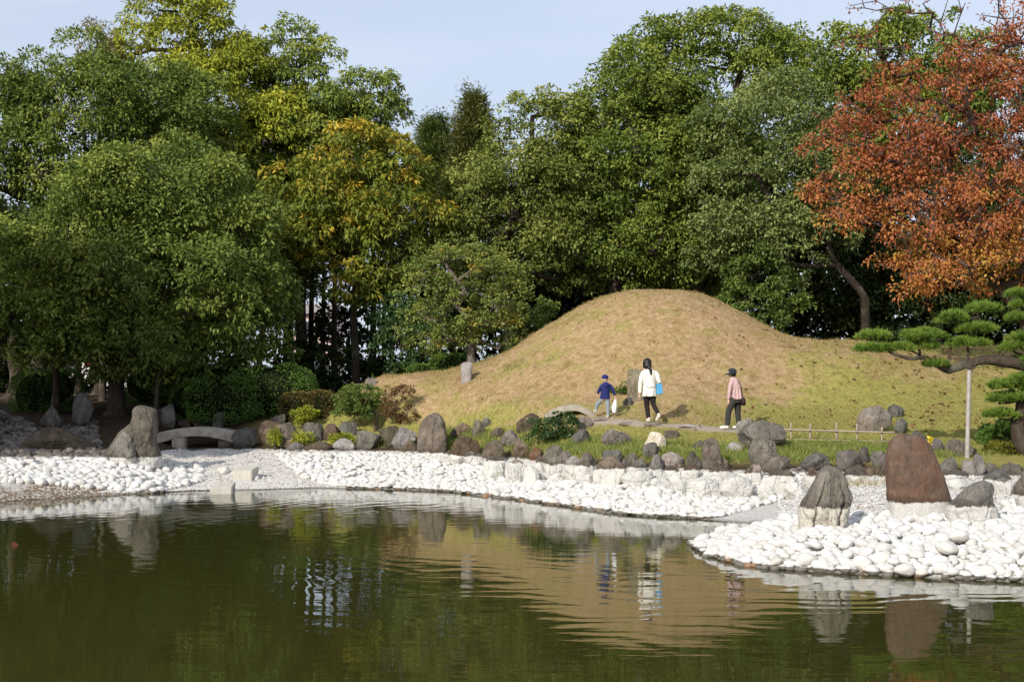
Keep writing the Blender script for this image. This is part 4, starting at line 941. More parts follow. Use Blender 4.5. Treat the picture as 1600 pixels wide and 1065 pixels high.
tw = N[r.integers(24, len(N), 9500)] + r.normal(0, .08, (9500, 3)); tw = tw[(tw[:, 2] < at(0, 60, dC).z) | (r.random(len(tw)) < .45)]
C = np.concatenate([C, tw]); A = np.concatenate([A, r.normal(size=(len(tw), 3)) + np.array([0, 0, -.8])]); Vv = np.concatenate([Vv, r.uniform(0, .5, len(tw))])
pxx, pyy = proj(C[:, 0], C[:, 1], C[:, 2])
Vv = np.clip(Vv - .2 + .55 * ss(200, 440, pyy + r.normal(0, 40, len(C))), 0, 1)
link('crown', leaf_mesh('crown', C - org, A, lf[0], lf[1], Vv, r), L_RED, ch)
NLEAF[0] += len(C)

# ---------------------------------------------------------------- clipped hedges and shrubs
def hedge(name, label, blobs, d, m, seed, leaf=(.055, .035), n=9000, cat='hedge', rough=.05, under=None, group=None):
    r = np.random.default_rng(seed); pts, ax, vv = [], [], []
    W = [blob_world(b, d) for b in blobs]; c0 = W[0][0]; bz = gz(c0[0], d)
    root = empty(name, (c0[0], d, bz)); tag(root, label, cat, group); org = np.array([c0[0], d, bz])
    tot = sum(q[0] * q[2] for c, q in W)
    for c, q in W:
        k = int(n * q[0] * q[2] / tot); u = unit(r.normal(size=(k, 3))); e = .66
        u = np.sign(u) * np.abs(u) ** e
        lump = np.array([1 + rough * 2.0 * mnoise.noise(Vector(a_ * 3.1 + c[0])) for a_ in u])
        P = c + u * q * (lump * (1 - np.abs(r.normal(0, rough, k))))[:, None]
        ok = np.ones(k, bool)
        for c2, q2 in W:
            if c2 is not c: ok &= (((P - c2) / q2) ** 2).sum(1) > .75
        P = P[ok]; pts.append(P); ax.append(unit(P - c) + r.normal(0, .6, P.shape)); vv.append(np.clip(r.normal(.4, .2, len(P)) + .15 * unit(P - c)[:, 2], 0, 1))
    C = np.concatenate(pts); A = np.concatenate(ax); Vv = np.concatenate(vv); ok = C[:, 2] > bz - .1
    link('foliage', leaf_mesh('foliage', (C - org)[ok], A[ok], leaf[0], leaf[1], Vv[ok], r), m, root)
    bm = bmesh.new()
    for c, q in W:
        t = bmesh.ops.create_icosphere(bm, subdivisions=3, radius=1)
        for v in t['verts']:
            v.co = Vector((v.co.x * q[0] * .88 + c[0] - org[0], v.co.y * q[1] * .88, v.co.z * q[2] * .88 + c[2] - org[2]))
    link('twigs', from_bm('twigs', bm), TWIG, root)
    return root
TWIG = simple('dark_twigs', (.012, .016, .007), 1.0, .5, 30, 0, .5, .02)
hedge('clipped_hedge', 'shaded dark rounded hedge on the left bank by two upright rocks', [(65, 618, 45, 42, 0), (100, 606, 30, 30, 1)], 49, L_HEDGE, 401, n=14000)
hedge('clipped_hedge', 'rounded hedge behind the young forked tree', [(235, 600, 42, 34, 0), (290, 594, 50, 30, 0)], 50, L_HEDGE, 402, n=14000)
hedge('clipped_hedge', 'dark rounded hedge in front, above the left bridge', [(352, 624, 64, 38, 0), (305, 628, 38, 31, .3)], 46.8, L_HEDGE, 403, n=17000)
hedge('clipped_hedge', 'long sunlit dome hedge, the largest, left of the bronze one', [(424, 612, 70, 43, 0), (365, 602, 60, 32, 1), (385, 618, 55, 40, 0), (455, 620, 38, 33, -.3)], 47.2, L_HEDGE, 404, n=20000)
hedge('clipped_hedge', 'low bronze-leaved clipped hedge above the edging rocks', [(465, 640, 28, 28, 0), (500, 638, 27, 28, 0)], 45.6, L_HEDGEB, 405, n=11000)
hedge('clipped_hedge', 'round clipped shrub behind the stone stump on the lawn edge', [(705, 572, 34, 20, 0), (665, 582, 30, 14, 0)], 49.5, L_HEDGE, 406, n=9000)
hedge('moss_mound', 'yellow-green feathery low shrub at the right edge below the pine', [(1585, 716, 48, 26, 0), (1625, 712, 45, 30, 0)], 34.2, leaf_mat('moss_yellow', (.12, .13, .02), (.22, .21, .03), (.30, .27, .05)), 407, leaf=(.09, .02), n=14000, cat='shrub', rough=.1)
hedge('juniper_shrub', 'dark green needle shrub right of the prop pole', [(1560, 686, 30, 20, 0), (1575, 672, 18, 16, 0)], 35.5, L_HEDGE, 408, leaf=(.10, .02), n=9000, cat='shrub', rough=.16)
def shrub(name, label, blobs, d, foot, m, seed, leaf=(.07, .035), n=1, lobe=.22, cover=1.2, trunk=None, r0=.035, bark=None, bc=.8, per=110, clump=.12, **kw):
    return tree(name, label, blobs, d, foot, m, seed, r0, lobe, per, leaf, cover, 1.0, bark, trunk, .15, bc, 'shrub', clump=clump, shell=(.4, 1), **kw)
shrub('cloud_shrub', 'low bright green shrub trained like a bonsai above the mossy rock', [(556, 622, 28, 14, 0), (540, 636, 18, 12, 0), (585, 622, 16, 12, 0), (565, 640, 25, 9, 0)], 44.0, 587, L_BRIGHT, 410, trunk=[(588, 650), (586, 640), (575, 632)], r0=.05)
shrub('thin_shrub', 'thin rust-coloured shrub right of the low bright green shrub', [(620, 622, 18, 14, 0), (636, 613, 9, 9, 0), (612, 640, 12, 14, 0), (637, 655, 14, 9, 0)], 44.0, 624, L_RUST, 411, cover=.5, per=60, trunk=[(624, 655), (618, 640), (622, 625)], r0=.02)
shrub('leafy_bush', 'dark leafy bush in front of the small arched bridge', [(862, 672, 30, 20, 0), (845, 684, 18, 14, 0), (880, 664, 16, 15, 0), (872, 686, 20, 10, 0)], 38.6, 863, leaf_mat('bush_leaves', (.03, .07, .018), (.06, .11, .03), (.12, .19, .05), rough=.35, spec=.5), 412)
shrub('leafy_bush', 'small bright bush between the child and the standing stone', [(970, 608, 12, 10, 0), (962, 622, 14, 12, 0), (972, 620, 10, 10, 0)], 41.0, 965, L_BRIGHT, 413)
shrub('yellow_shrub', 'yellow-leaved shrub in front of the bronze hedge', [(470, 652, 14, 9, 0), (478, 645, 18, 6, 0)], 44.7, 472, L_YEL, 414, per=60)
shrub('fern_clump', 'yellow-green plant between the two dark pointed rocks', [(430, 682, 7, 12, 0)], 43.2, 430, L_YEL, 415, per=60, leaf=(.12, .025))
shrub('fern_clump', 'yellow-green plant right of the dark pointed rock', [(478, 685, 9, 9, 0), (470, 692, 8, 6, 0)], 43.3, 474, L_YEL, 416, per=60, leaf=(.12, .025))
shrub('fern_clump', 'yellow-green ferny plant below the grey flat-faced rock', [(535, 688, 14, 8, 0), (550, 690, 10, 8, 0)], 43.2, 540, L_YEL, 417, per=60, leaf=(.12, .025))

# ---------------------------------------------------------------- grass
def blades(name, label, X, Y, hgt, wd, m, r, kind='stuff', lean=.5, var=None):
    n = len(X); Z = ground_z(X, Y); base = np.stack([X, Y, Z - .005], -1); a = r.uniform(0, 6.28, n)
    s = np.stack([np.cos(a), np.sin(a), np.zeros(n)], -1) * (wd * r.uniform(.6, 1.3, n))[:, None]
    t = base + np.stack([r.normal(0, lean, n), r.normal(0, lean, n), np.ones(n)], -1) * (hgt * r.uniform(.5, 1.3, n))[:, None]
    V = np.stack([base - s, base + s, t], 1).reshape(-1, 3)
    v = var if var is not None else r.random(n)
    o = link(name, fast_mesh(name, V, np.arange(n * 3).reshape(-1, 3), False, np.repeat(v, 3)), m)
    return tag(o, label, 'grass', kind=kind)
r = np.random.default_rng(91)
n = 230000; Y = r.uniform(33.3, 55, n); PX = r.uniform(520, 1760, n); X = (PX - 800) * Y / F; Z = ground_z(X, Y)
hx = (np.interp(PX, [520, 700, 900, 1000, 1200, 1760], [46, 44, 38, 36.5, 36, 35.5]))
pdist = np.full(n, 1e9)
for p, q in zip(PATHW[:-1], PATHW[1:]):
    ex, ey = q.x - p.x, q.y - p.y; t = np.clip(((X - p.x) * ex + (Y - p.y) * ey) / (ex * ex + ey * ey), 0, 1); pdist = np.minimum(pdist, np.hypot(X - p.x - t * ex, Y - p.y - t * ey))
ok = (Z > .95) & (Y < 52) & (pdist > .28) & ((Y > hx) | (Z > 1.0)); X, Y, Z = X[ok], Y[ok], Z[ok]; PXk = PX[ok]
bare = .5 + .5 * bumpy(X, Y, .8, 5.2); bare2 = np.clip(bare * .8 + .45 * r.random(len(X)), 0, 1); kk = bare2 > .42
X, Y, Z, PXk = X[kk], Y[kk], Z[kk], PXk[kk]
gg = np.clip(ss(2.6, 1.5, Z) * .9 + .5 * ss(1150, 1400, PXk) + .35 * bumpy(X, Y, .9, 7) + r.normal(0, .25, len(X)), 0, 1)
gmask = gg > .62
blades('lawn_grass', 'short dry straw-coloured turf covering the mound', X[~gmask], Y[~gmask], .035, .010, L_LAWN, r, var=r.random((~gmask).sum()), lean=.9)
blades('lawn_grass', 'short yellow-green turf on the lower slope and right ridge', X[gmask], Y[gmask], .045, .010, leaf_mat('green_turf', (.17, .19, .045), (.33, .31, .085), (.44, .38, .13)), r, lean=.8)
# longer dry tufts that break the even turf
kt = 2600; Yt = r.uniform(38.5, 50, kt); PXt = r.uniform(600, 1620, kt); Xt = (PXt - 800) * Yt / F
okt = (ground_z(Xt, Yt) > 1.55) & (bumpy(Xt, Yt, 1.7, 2) + r.normal(0, .5, kt) > .1); Xt, Yt = Xt[okt], Yt[okt]
Xt = np.repeat(Xt, 16); Yt = np.repeat(Yt, 16); Xt = Xt + r.normal(0, .055, len(Xt)); Yt = Yt + r.normal(0, .055, len(Yt))
blades('dry_tufts', 'longer tufts of dry grass standing out of the mown mound', Xt, Yt, .085, .008, leaf_mat('dry_tuft', (.22, .19, .05), (.36, .27, .12), (.46, .36, .2)), r, lean=.5)
# taller tufts along the wall terrace
tc = []
for i in range(600):
    px = r.uniform(690, 1395); f = r.random() ** 1.5
    wt_ = np.interp(px, [690, 800, 900, 1000, 1100, 1200, 1300, 1400], [42.0, 39.2, 36.3, 35.0, 34.1, 33.6, 33.6, 33.4]); up = np.interp(px, [690, 800, 900, 1000, 1100, 1200, 1300, 1400], [43.2, 41.0, 38.6, 36.6, 35.8, 35.0, 35.4, 35.0])
    y = wt_ + (up - wt_) * f; tc.append(((px - 800) * y / F, y))
tc += [((px - 800) * hit(px, py) / F, hit(px, py)) for px in range(1228, 1400, 5) for py in (694, 698)]
tc += [((px - 800) * hit(px, py) / F, hit(px, py)) for px, py in [(702, 675), (700, 680), (706, 683), (740, 685), (760, 690), (720, 682), (1470, 712), (1473, 708), (1480, 712), (1540, 712), (885, 700), (655, 690), (600, 690), (575, 690), (590, 694)] for _ in range(4)]
tc = np.array(tc); k = 34; X = np.repeat(tc[:, 0], k) + r.normal(0, .11, len(tc) * k); Y = np.repeat(tc[:, 1], k) + r.normal(0, .11, len(tc) * k)
ok = ground_z(X, Y) > .70; X, Y = X[ok], Y[ok]
blades('tall_grass', 'taller fresh green grass tufts among the rocks on the bank', X, Y, .14, .009, L_GRASS, r, lean=.45)
X = (r.uniform(1318, 1384, 260) - 800); Y = r.uniform(31.2, 31.9, 260); X = X * Y / F
blades('reed_stubble', 'pale dry reed stubble at the foot of the right wall', X, Y, .16, .011, L_STRAW, r, lean=.12)
# fallen leaves
n = 650; PX = r.uniform(1080, 1600, n); Y = r.uniform(37, 48, n); X = (PX - 800) * Y / F; ok = r.random(n) < (.25 + .75 * ss(1150, 1500, PX)); X, Y = X[ok], Y[ok]
o = link('fallen_leaves', leaf_mesh('fallen_leaves', np.stack([X, Y, ground_z(X, Y) + .03], -1), r.normal(size=(len(X), 3)) * np.array([1, 1, .2]), .11, .07, r.random(len(X)), r), leaf_mat('fallen', (.07, .03, .015), (.16, .07, .03), (.26, .12, .05))); tag(o, 'scattered brown fallen leaves on the lawn ridge', 'fallen leaves', kind='stuff')
P_ = water_pt(25, 852)
o = link('floating_leaf', leaf_mesh('floating_leaf', np.array([[0, 0, 0.]]), np.array([[1., .1, 0]]), .2, .11, np.array([.3]), r), simple('red_leaf', (.13, .035, .02), .6, .2)); o.location = (P_[0] - .1, P_[1], .02); o.rotation_euler = (0, 0, .3)
tag(o, 'single red-brown leaf floating on the dark water at the left', 'leaf')
# yellow flower
p = at(1457, 688, hit(1457, 700)); fr = empty('yellow_flower', (p.x, p.y, gz(p.x, p.y))); tag(fr, 'small bright yellow flower behind the largest slab rock', 'flower')
rr_ = np.random.default_rng(5); hh = p.z - fr.location.z
C = rr_.normal(0, .05, (40, 3)) + np.array([0, 0, hh]); link('petals', leaf_mesh('petals', C, rr_.normal(size=(40, 3)) + np.array([0, 0, .5]), .08, .06, rr_.random(40), rr_), L_FLOWER, fr)
smooth_tube('stem', [(0, 0, 0), (.02, 0, hh * .5), (0, 0, hh)], [.008, .007, .005], L_GRASS, fr, 6, 4)

# ---------------------------------------------------------------- pruned black pine and its prop
dP = 33.6; bx = (1622 - 800) * dP / F; porg = np.array([bx, dP, gz(bx, dP) - .1])
pine = empty('black_pine', tuple(porg)); tag(pine, 'cloud-pruned pine with one long limb held up by a pole, right edge', 'tree')
def pl(px, py, dy=0): return np.array(at(px, py, dP + dy)) - porg
smooth_tube('trunk', [np.zeros(3), pl(1596, 690), pl(1592, 655), pl(1606, 610), pl(1612, 560), pl(1600, 500), pl(1612, 440)], [.20, .17, .15, .15, .14, .09, .04], BARK, pine, 14, 8, .14)
smooth_tube('limb', [pl(1612, 575), pl(1580, 566, -.1), pl(1545, 562, -.1), pl(1513, 566), pl(1492, 575), pl(1478, 577, .1), pl(1460, 567, .1), pl(1444, 558), pl(1424, 560, -.1), pl(1400, 554, -.1), pl(1382, 545), pl(1370, 535)],
            [.15, .13, .11, .10, .088, .08, .062, .048, .04, .036, .026, .018], BARK, pine, 14, 8, .16)
for pts, rr_ in [([(1513, 562), (1512, 545), (1518, 532), (1530, 500), (1524, 488)], .035), ([(1480, 572), (1483, 555), (1486, 545), (1505, 530)], .03), ([(1438, 556), (1436, 540), (1440, 528), (1450, 520)], .035), ([(1375, 538), (1366, 530), (1360, 524)], .02),
                 ([(1440, 556), (1425, 548), (1414, 543)], .02), ([(1528, 495), (1500, 500), (1488, 496)], .022), ([(1606, 500), (1598, 470), (1592, 460)], .03), ([(1600, 620), (1580, 628), (1560, 630)], .04), ([(1596, 650), (1575, 656), (1560, 652)], .03), ([(1606, 560), (1590, 552), (1580, 545)], .03)]:
    smooth_tube('branch', [pl(*p, .03 * k) for k, p in enumerate(pts)], list(np.linspace(rr_, rr_ * .5, len(pts))), BARK, pine, 8, 5, .12)
PADS = [(1365, 523, 31, 11), (1358, 543, 25, 9), (1381, 543, 12, 8), (1442, 521, 41, 15), (1410, 541, 20, 10), (1452, 540, 16, 8), (1489, 493, 27, 17), (1536, 479, 30, 14), (1527, 511, 35, 10), (1513, 533, 37, 12), (1462, 568, 22, 7),
        (1592, 458, 22, 9), (1594, 494, 24, 8), (1592, 540, 34, 14), (1605, 562, 34, 14), (1605, 590, 38, 16), (1585, 619, 52, 13), (1565, 645, 30, 10), (1570, 600, 30, 12), (1600, 525, 28, 10), (1598, 475, 24, 9), (1640, 480, 40, 30), (1650, 560, 40, 40), (1640, 640, 45, 25)]
r = np.random.default_rng(55)
for (px, py, rx, ry) in PADS:
    ry *= 1.18
    c = pl(px, py + ry * .15, r.uniform(-.15, .15)); wx = rx * dP / F; hz = ry * dP / F
    nt_ = int(110 * max(.6, wx * wx / .22) ) ; k = 46
    u = unit(r.normal(size=(nt_, 3))); u[:, 2] = np.abs(u[:, 2]) * 1.0 - .18
    rr2 = np.sqrt(r.uniform(.12, 1, nt_))[:, None]
    tp = c + u * np.array([wx * .88, wx * .75, hz * .75]) * rr2 - np.array([0, 0, hz * .25])
    dirn = unit(u * np.array([1, 1, .5]) + np.array([0, 0, .85]))
    A = unit(np.repeat(dirn, k, 0) * .95 + r.normal(0, .40, (nt_ * k, 3)))
    C = np.repeat(tp, k, 0) + r.normal(0, .012, (nt_ * k, 3)); vv = np.clip(np.repeat(r.normal(.42, .18, nt_), k) + r.normal(0, .12, nt_ * k), 0, 1)
    link('needle_pad', leaf_mesh('needle_pad', C, A, .125, .013, vv, r, fold=0), L_PINE, pine)
dT = 33.3; pole = empty('prop_pole', (at(1511, 720, dT).x, dT, gz(at(1511, 720, dT).x, dT))); tag(pole, 'upright grey pole propping the long pine limb', 'pole')
zp = at(1513, 574, dP).z - pole.location.z
smooth_tube('post', [(0, 0, -.2), (.025, 0, zp * .5), (.05, 0, zp)], [.052, .05, .048], METAL, pole, 12, 6, .02)
smooth_tube('strap', [(-.10, 0, zp + .04), (.05, -.12, zp + .0), (.2, 0, zp + .06)], [.02, .03, .02], BARK, pole, 8, 4)

# ---------------------------------------------------------------- bamboo fence
fd = 36.2; posts = [(1236, 660, 692), (1266, 661, 694), (1307, 660, 694), (1339, 662, 696), (1378, 667, 690)]
fence = empty('bamboo_fence', at(1236, 692, fd)); tag(fence, 'low bamboo rail fence on the grass beside the path', 'fence'); fo = np.array(fence.location)
fdd = lambda px: fd - (px - 1236) * .004
def cyl(name, a, b, r0, mat, parent, seg=8): return smooth_tube(name, [a, (np.array(a) + np.array(b)) / 2, b], [r0, r0 * .97, r0 * .93], mat, parent, seg, 3, .03)
for px, yt, yb in posts:
    a = np.array(at(px, yb, fdd(px))); a[2] = gz(a[0], a[1]) - .05; b = np.array(at(px, yt, fdd(px))); cyl('post', a - fo, b - fo, .027, BAMBOO, fence)
for (x0, y0, x1, y1) in [(1218, 670.5, 1398, 675.5), (1222, 686, 1392, 689.5)]:
    a = np.array(at(x0, y0, fdd(x0) - .03)); b = np.array(at(x1, y1, fdd(x1) - .03)); cyl('rail', a - fo, b - fo, .021, BAMBOO, fence)
for px, yt, yb in posts:
    for yy in (671.3 + (px - 1236) * .028, 686.4 + (px - 1236) * .02):
        p = np.array(at(px, yy, fdd(px) - .015)) - fo
        smooth_tube('lashing', [p + (0, 0, -.03), p, p + (0, 0, .03)], [.028, .033, .028], simple('black_twine', (.04, .03, .025)) if 'black_twine' not in bpy.data.materials else bpy.data.materials['black_twine'], fence, 8, 2, .02)

# flat stepping slabs at the end of the small bridge and along the path
slabs = [(918, 958, 650, 656), (905, 925, 656, 660), (965, 1000, 659, 662), (1005, 1040, 661, 664), (1120, 1160, 667, 671), (1060, 1105, 664, 667)]
slabs_lbl = ['broad grey stepping slab under the child at the bridge end', 'small stepping slab left of the child and below the bridge', 'stepping slab just left of the walking woman', 'stepping slab under the walking woman', 'thin stepping slab under the pink-jacketed walker', 'long stepping slab between the two women']
for (x0, x1, yt, yb), lb in zip(slabs, slabs_lbl):
    pc = (x0 + x1) / 2; d = hit(pc, (yt + yb) / 2); x = (pc - 800) * d / F; wd = (x1 - x0) * d / F
    me = boulder_mesh('stepping_slab', wd, .46, .10, int(pc), 3, 9, .05); o = link('stepping_slab', me, R_LIGHT); o.location = (x, d, gz(x, d) - .018); tag(o, lb, 'stepping stone')

# ---------------------------------------------------------------- people
SKIN = simple('skin', (.52, .33, .24), .6, .05, 8, .3, .05)
def cloth(name, col, rough=.9, var=.12, fold=14): return simple(name, col, rough, var, fold, .15, .5, .012)
def limb(bm, pts, radii, seg=12, cap=True, yscale=1.0):
    """round-ended tapering tube through pts, radii may be (rx, ry) pairs for flat sections (sections stay level)"""
    rings = []
    n = len(pts)
    for i, p in enumerate(pts):
        p = Vector(p); q = radii[i]; rx, ry = (q if isinstance(q, tuple) else (q, q))
        if isinstance(q, tuple): u, v = Vector((1, 0, 0)), Vector((0, 1, 0))
        else:
            dv = (Vector(pts[min(i + 1, n - 1)]) - Vector(pts[max(i - 1, 0)])).normalized(); u = dv.cross(Vector((.1, .95, .2))).normalized(); v = dv.cross(u).normalized()
        rings.append([bm.verts.new(p + u * rx * math.cos(t * 2 * math.pi / seg) + v * ry * math.sin(t * 2 * math.pi / seg)) for t in range(seg)])
    for a, b in zip(rings[:-1], rings[1:]):
        for k in range(seg): bm.faces.new((a[k], a[(k + 1) % seg], b[(k + 1) % seg], b[k]))
    if cap: bm.faces.new(rings[0][::-1]); bm.faces.new(rings[-1])
def ball(bm, c, s, sub=2):
    t = bmesh.ops.create_icosphere(bm, subdivisions=sub, radius=1)
    for v in t['verts']: v.co = Vector((v.co.x * s[0] + c[0], v.co.y * s[1] + c[1], v.co.z * s[2] + c[2]))
def solid(name, bm, mat, parent, vox=.014, smooth=6):
    bmesh.ops.recalc_face_normals(bm, faces=bm.faces)
    o = link(name, from_bm(name, bm), mat, parent)
    m = o.modifiers.new('join', 'REMESH'); m.mode = 'VOXEL'; m.voxel_size = vox; m.use_smooth_shade = True
    s = o.modifiers.new('soft', 'SMOOTH'); s.factor = .5; s.iterations = smooth
    return o
def hand(bm, wr, dirv, s=1.0, side=1):
    """palm, four unequal bent fingers and a thumb"""
    wr = Vector(wr); d = Vector(dirv).normalized(); u = Vector((0, 1, 0)); 
    if abs(d.dot(u)) > .8: u = Vector((1, 0, 0))
    n = d.cross(u).normalized(); u = n.cross(d).normalized()
    limb(bm, [wr - d * .02 * s, wr + d * .03 * s, wr + d * .075 * s], [.022 * s, .033 * s, .034 * s])
    for k, ln in enumerate((.062, .075, .07, .055)):
        o = wr + d * .07 * s + u * (k - 1.5) * .018 * s; curl = n * (-side) * .02 * s
        limb(bm, [o, o + d * ln * .5 * s + curl * .3, o + d * ln * s + curl * 1.4], [.0095 * s, .0085 * s, .007 * s], 6)
    o = wr + d * .02 * s + u * .028 * s
    limb(bm, [o, o + d * .03 * s + u * .022 * s, o + d * .06 * s + u * .022 * s + n * (-side) * .012 * s], [.011 * s, .010 * s, .008 * s], 6)
def head(bm, c, s, face=(0, 1, 0)):
    """skull, jaw, nose, ears, neck stub; looks along face"""
    f = Vector(face).normalized(); rt = f.cross(Vector((0, 0, 1))).normalized(); c = Vector(c)
    ball(bm, c, (.078 * s, .088 * s, .10 * s)); ball(bm, c + f * .02 * s - Vector((0, 0, .05 * s)), (.056 * s, .062 * s, .06 * s))
    ball(bm, c + f * .093 * s - Vector((0, 0, .015 * s)), (.014 * s, .016 * s, .022 * s), 1)
    ball(bm, c + f * .082 * s - Vector((0, 0, .055 * s)), (.024 * s, .012 * s, .010 * s), 1)
    for k in (-1, 1):
        ball(bm, c + rt * k * .079 * s - Vector((0, 0, .01 * s)), (.012 * s, .02 * s, .03 * s), 1)
        ball(bm, c + f * .078 * s + rt * k * .03 * s + Vector((0, 0, .008 * s)), (.014 * s, .012 * s, .010 * s), 1)
def shoe(bm, heel, toe, s=1.0, up=(0, 0, 1)):
    h, t = Vector(heel), Vector(toe); u = Vector(up)
    limb(bm, [h, h + (t - h) * .35, h + (t - h) * .75, t], [.038 * s, .043 * s, .045 * s, .03 * s], 10)
    limb(bm, [h + u * .015, h + u * .06], [.036 * s, .034 * s], 10)

# --- woman in the white jacket
o_ = at(1015, 660, 38.25); gw = gz(o_.x, 38.25)
W = empty('person', (o_.x, 38.25, gw + .0)); tag(W, 'woman seen from behind in a cream white jacket and black trousers, walking away', 'person')
bm = bmesh.new()
head(bm, (-.055, .04, 1.455), 1.0, (-.25, 1, 0)); limb(bm, [(-.03, .01, 1.24), (-.045, .025, 1.40)], [.055, .05])
limb(bm, [(-.005, 0, .78), (-.005, 0, .85), (0, 0, 1.0), (-.01, 0, 1.2), (-.02, 0, 1.30)], [(.10, .08), (.125, .09), (.12, .085), (.16, .095), (.07, .06)])
for a in ([(-.17, 0, 1.24), (-.225, .0, .96), (-.245, .03, .68)], [(.15, 0, 1.24), (.225, -.02, 1.0), (.20, .17, .92)]): limb(bm, a, [.04, .034, .025])
limb(bm, [(-.075, 0, .76), (-.065, .10, .42), (-.02, .02, .08)], [.055, .045, .032]); limb(bm, [(.075, 0, .76), (.08, .02, .42), (.20, -.22, .17)], [.055, .045, .032])
hand(bm, (-.245, .03, .68), (0, .1, -1)); hand(bm, (.20, .17, .92), (.1, .8, -.4))
solid('body', bm, SKIN, W, .010, 3)
bm = bmesh.new()
limb(bm, [(.0, 0, .63), (.0, 0, .70), (0, 0, .86), (0, 0, 1.0), (-.005, 0, 1.15), (-.01, 0, 1.25), (-.02, .0, 1.30), (-.03, .01, 1.345)], [(.185, .145), (.178, .14), (.16, .125), (.148, .115), (.175, .12), (.17, .115), (.11, .09), (.06, .06)], 24)
limb(bm, [(-.135, 0, 1.245), (-.20, -.01, 1.13), (-.232, -.01, .95), (-.246, .02, .72)], [.062, .062, .054, .046]); limb(bm, [(.125, 0, 1.245), (.195, -.02, 1.15), (.235, -.03, 1.0), (.215, .12, .93)], [.062, .062, .054, .046])
limb(bm, [(-.105, -.115, .885), (0, -.145, .872), (.105, -.115, .885)], [.018, .02, .018])
for xx in (-.09, .06): limb(bm, [(xx, -.12, .82), (xx * 1.15, -.147, .65)], [.012, .02])
solid('jacket', bm, cloth('cream_jacket', (.74, .70, .62)), W, .011, 3)
bm = bmesh.new()
limb(bm, [(0, 0, .88), (0, 0, .68)], [(.14, .115), (.155, .12)], 20)
limb(bm, [(-.075, 0, .80), (-.07, .07, .60), (-.06, .09, .40), (-.03, .03, .10)], [.092, .082, .066, .056]); limb(bm, [(.075, 0, .80), (.085, .02, .60), (.09, .01, .44), (.20, -.20, .20)], [.092, .082, .066, .054])
solid('trousers', bm, cloth('dark_trousers', (.024, .018, .018)), W, .012, 3)
SH_W = simple('white_shoe', (.70, .64, .58), .6, .1)
bm = bmesh.new(); shoe(bm, (-.01, -.02, .045), (-.05, .17, .035)); solid('shoe', bm, SH_W, W, .008, 3)
bm = bmesh.new(); shoe(bm, (.215, -.27, .165), (.155, -.13, .03), up=(-.2, .6, .7)); solid('shoe', bm, SH_W, W, .008, 3)
bm = bmesh.new(); ball(bm, (-.055, .02, 1.475), (.108, .112, .118), 3); ball(bm, (-.05, -.03, 1.39), (.105, .085, .10), 3); limb(bm, [(-.02, -.07, 1.38), (.015, -.10, 1.28), (.03, -.115, 1.16)], [.05, .04, .02])
limb(bm, [(-.14, .04, 1.45), (-.145, .03, 1.34)], [.03, .02])
solid('hair', bm, simple('black_hair', (.010, .009, .009), .45, .4, 40, .4, .5, .01), W, .010, 2)
blue = simple('blue_plastic', (.06, .29, .50), .45, .12, 7, .4, .4, .01)
bg_ = empty('tote_bag', (o_.x + .245, 38.25 - .03, gw + .68)); tag(bg_, 'bright blue bag carried on the right arm of the woman in white', 'bag')
bm = bmesh.new()
b0 = [bm.verts.new(v) for v in [(-.085, -.05, 0), (.085, -.05, .02), (.085, .16, .02), (-.085, .16, 0)]]; b1_ = [bm.verts.new(v) for v in [(-.075, -.01, .27), (.055, -.01, .29), (.055, .10, .29), (-.075, .10, .27)]]
for k in range(4): bm.faces.new((b0[k], b0[(k + 1) % 4], b1_[(k + 1) % 4], b1_[k]))
bm.faces.new(b0[::-1]); bm.faces.new(b1_); bmesh.ops.bevel(bm, geom=bm.edges[:], offset=.012, segments=2, affect='EDGES')
link('pouch', from_bm('pouch', bm, False), blue, bg_)
smooth_tube('strap', [(-.05, .03, .27), (-.03, .03, .36), (.03, .03, .28)], [.007, .007, .007], blue, bg_, 6, 5)

# --- elderly walker in the pink jacket
o_ = at(1145, 670, 37.5); gl = gz(o_.x, 37.5)
E = empty('person', (o_.x, 37.5, gl)); tag(E, 'walker in a dusty pink jacket, dark trousers and dark brimmed hat looking left', 'person')
bm = bmesh.new()
head(bm, (-.03, .0, 1.36), .92, (-1, .35, 0)); limb(bm, [(0, 0, 1.17), (-.02, 0, 1.30)], [.05, .045])
limb(bm, [(.08, 0, .76), (.08, 0, .82), (.07, 0, 1.0), (.045, 0, 1.14), (.02, 0, 1.22)], [(.08, .09), (.10, .11), (.10, .12), (.11, .14), (.06, .06)])
for a in ([(-.05, -.10, 1.15), (-.10, -.12, .92), (-.115, -.10, .70)], [(.09, .13, 1.15), (.14, .15, .92), (.05, .2, .78)]): limb(bm, a, [.038, .032, .024])
limb(bm, [(.03, -.05, .74), (-.10, -.03, .42), (-.15, -.05, .08)], [.055, .045, .032]); limb(bm, [(.11, .06, .74), (.12, .06, .40), (.16, .05, .08)], [.055, .045, .032])
hand(bm, (-.115, -.10, .70), (-.05, .05, -1), .95); hand(bm, (.05, .2, .78), (-.6, .1, -.6), .95)
solid('body', bm, SKIN, E, .010, 3)
bm = bmesh.new()
limb(bm, [(.10, 0, .72), (.09, 0, .80), (.075, 0, .98), (.055, 0, 1.10), (.035, 0, 1.18), (.01, .0, 1.235), (-.005, 0, 1.27)], [(.165, .16), (.16, .155), (.142, .14), (.14, .15), (.125, .13), (.085, .08), (.055, .055)], 24)
limb(bm, [(-.035, -.10, 1.16), (-.075, -.125, 1.06), (-.10, -.13, .92), (-.115, -.11, .74)], [.058, .056, .05, .042]); limb(bm, [(.10, .12, 1.16), (.15, .14, 1.0), (.13, .18, .85)], [.056, .052, .044])
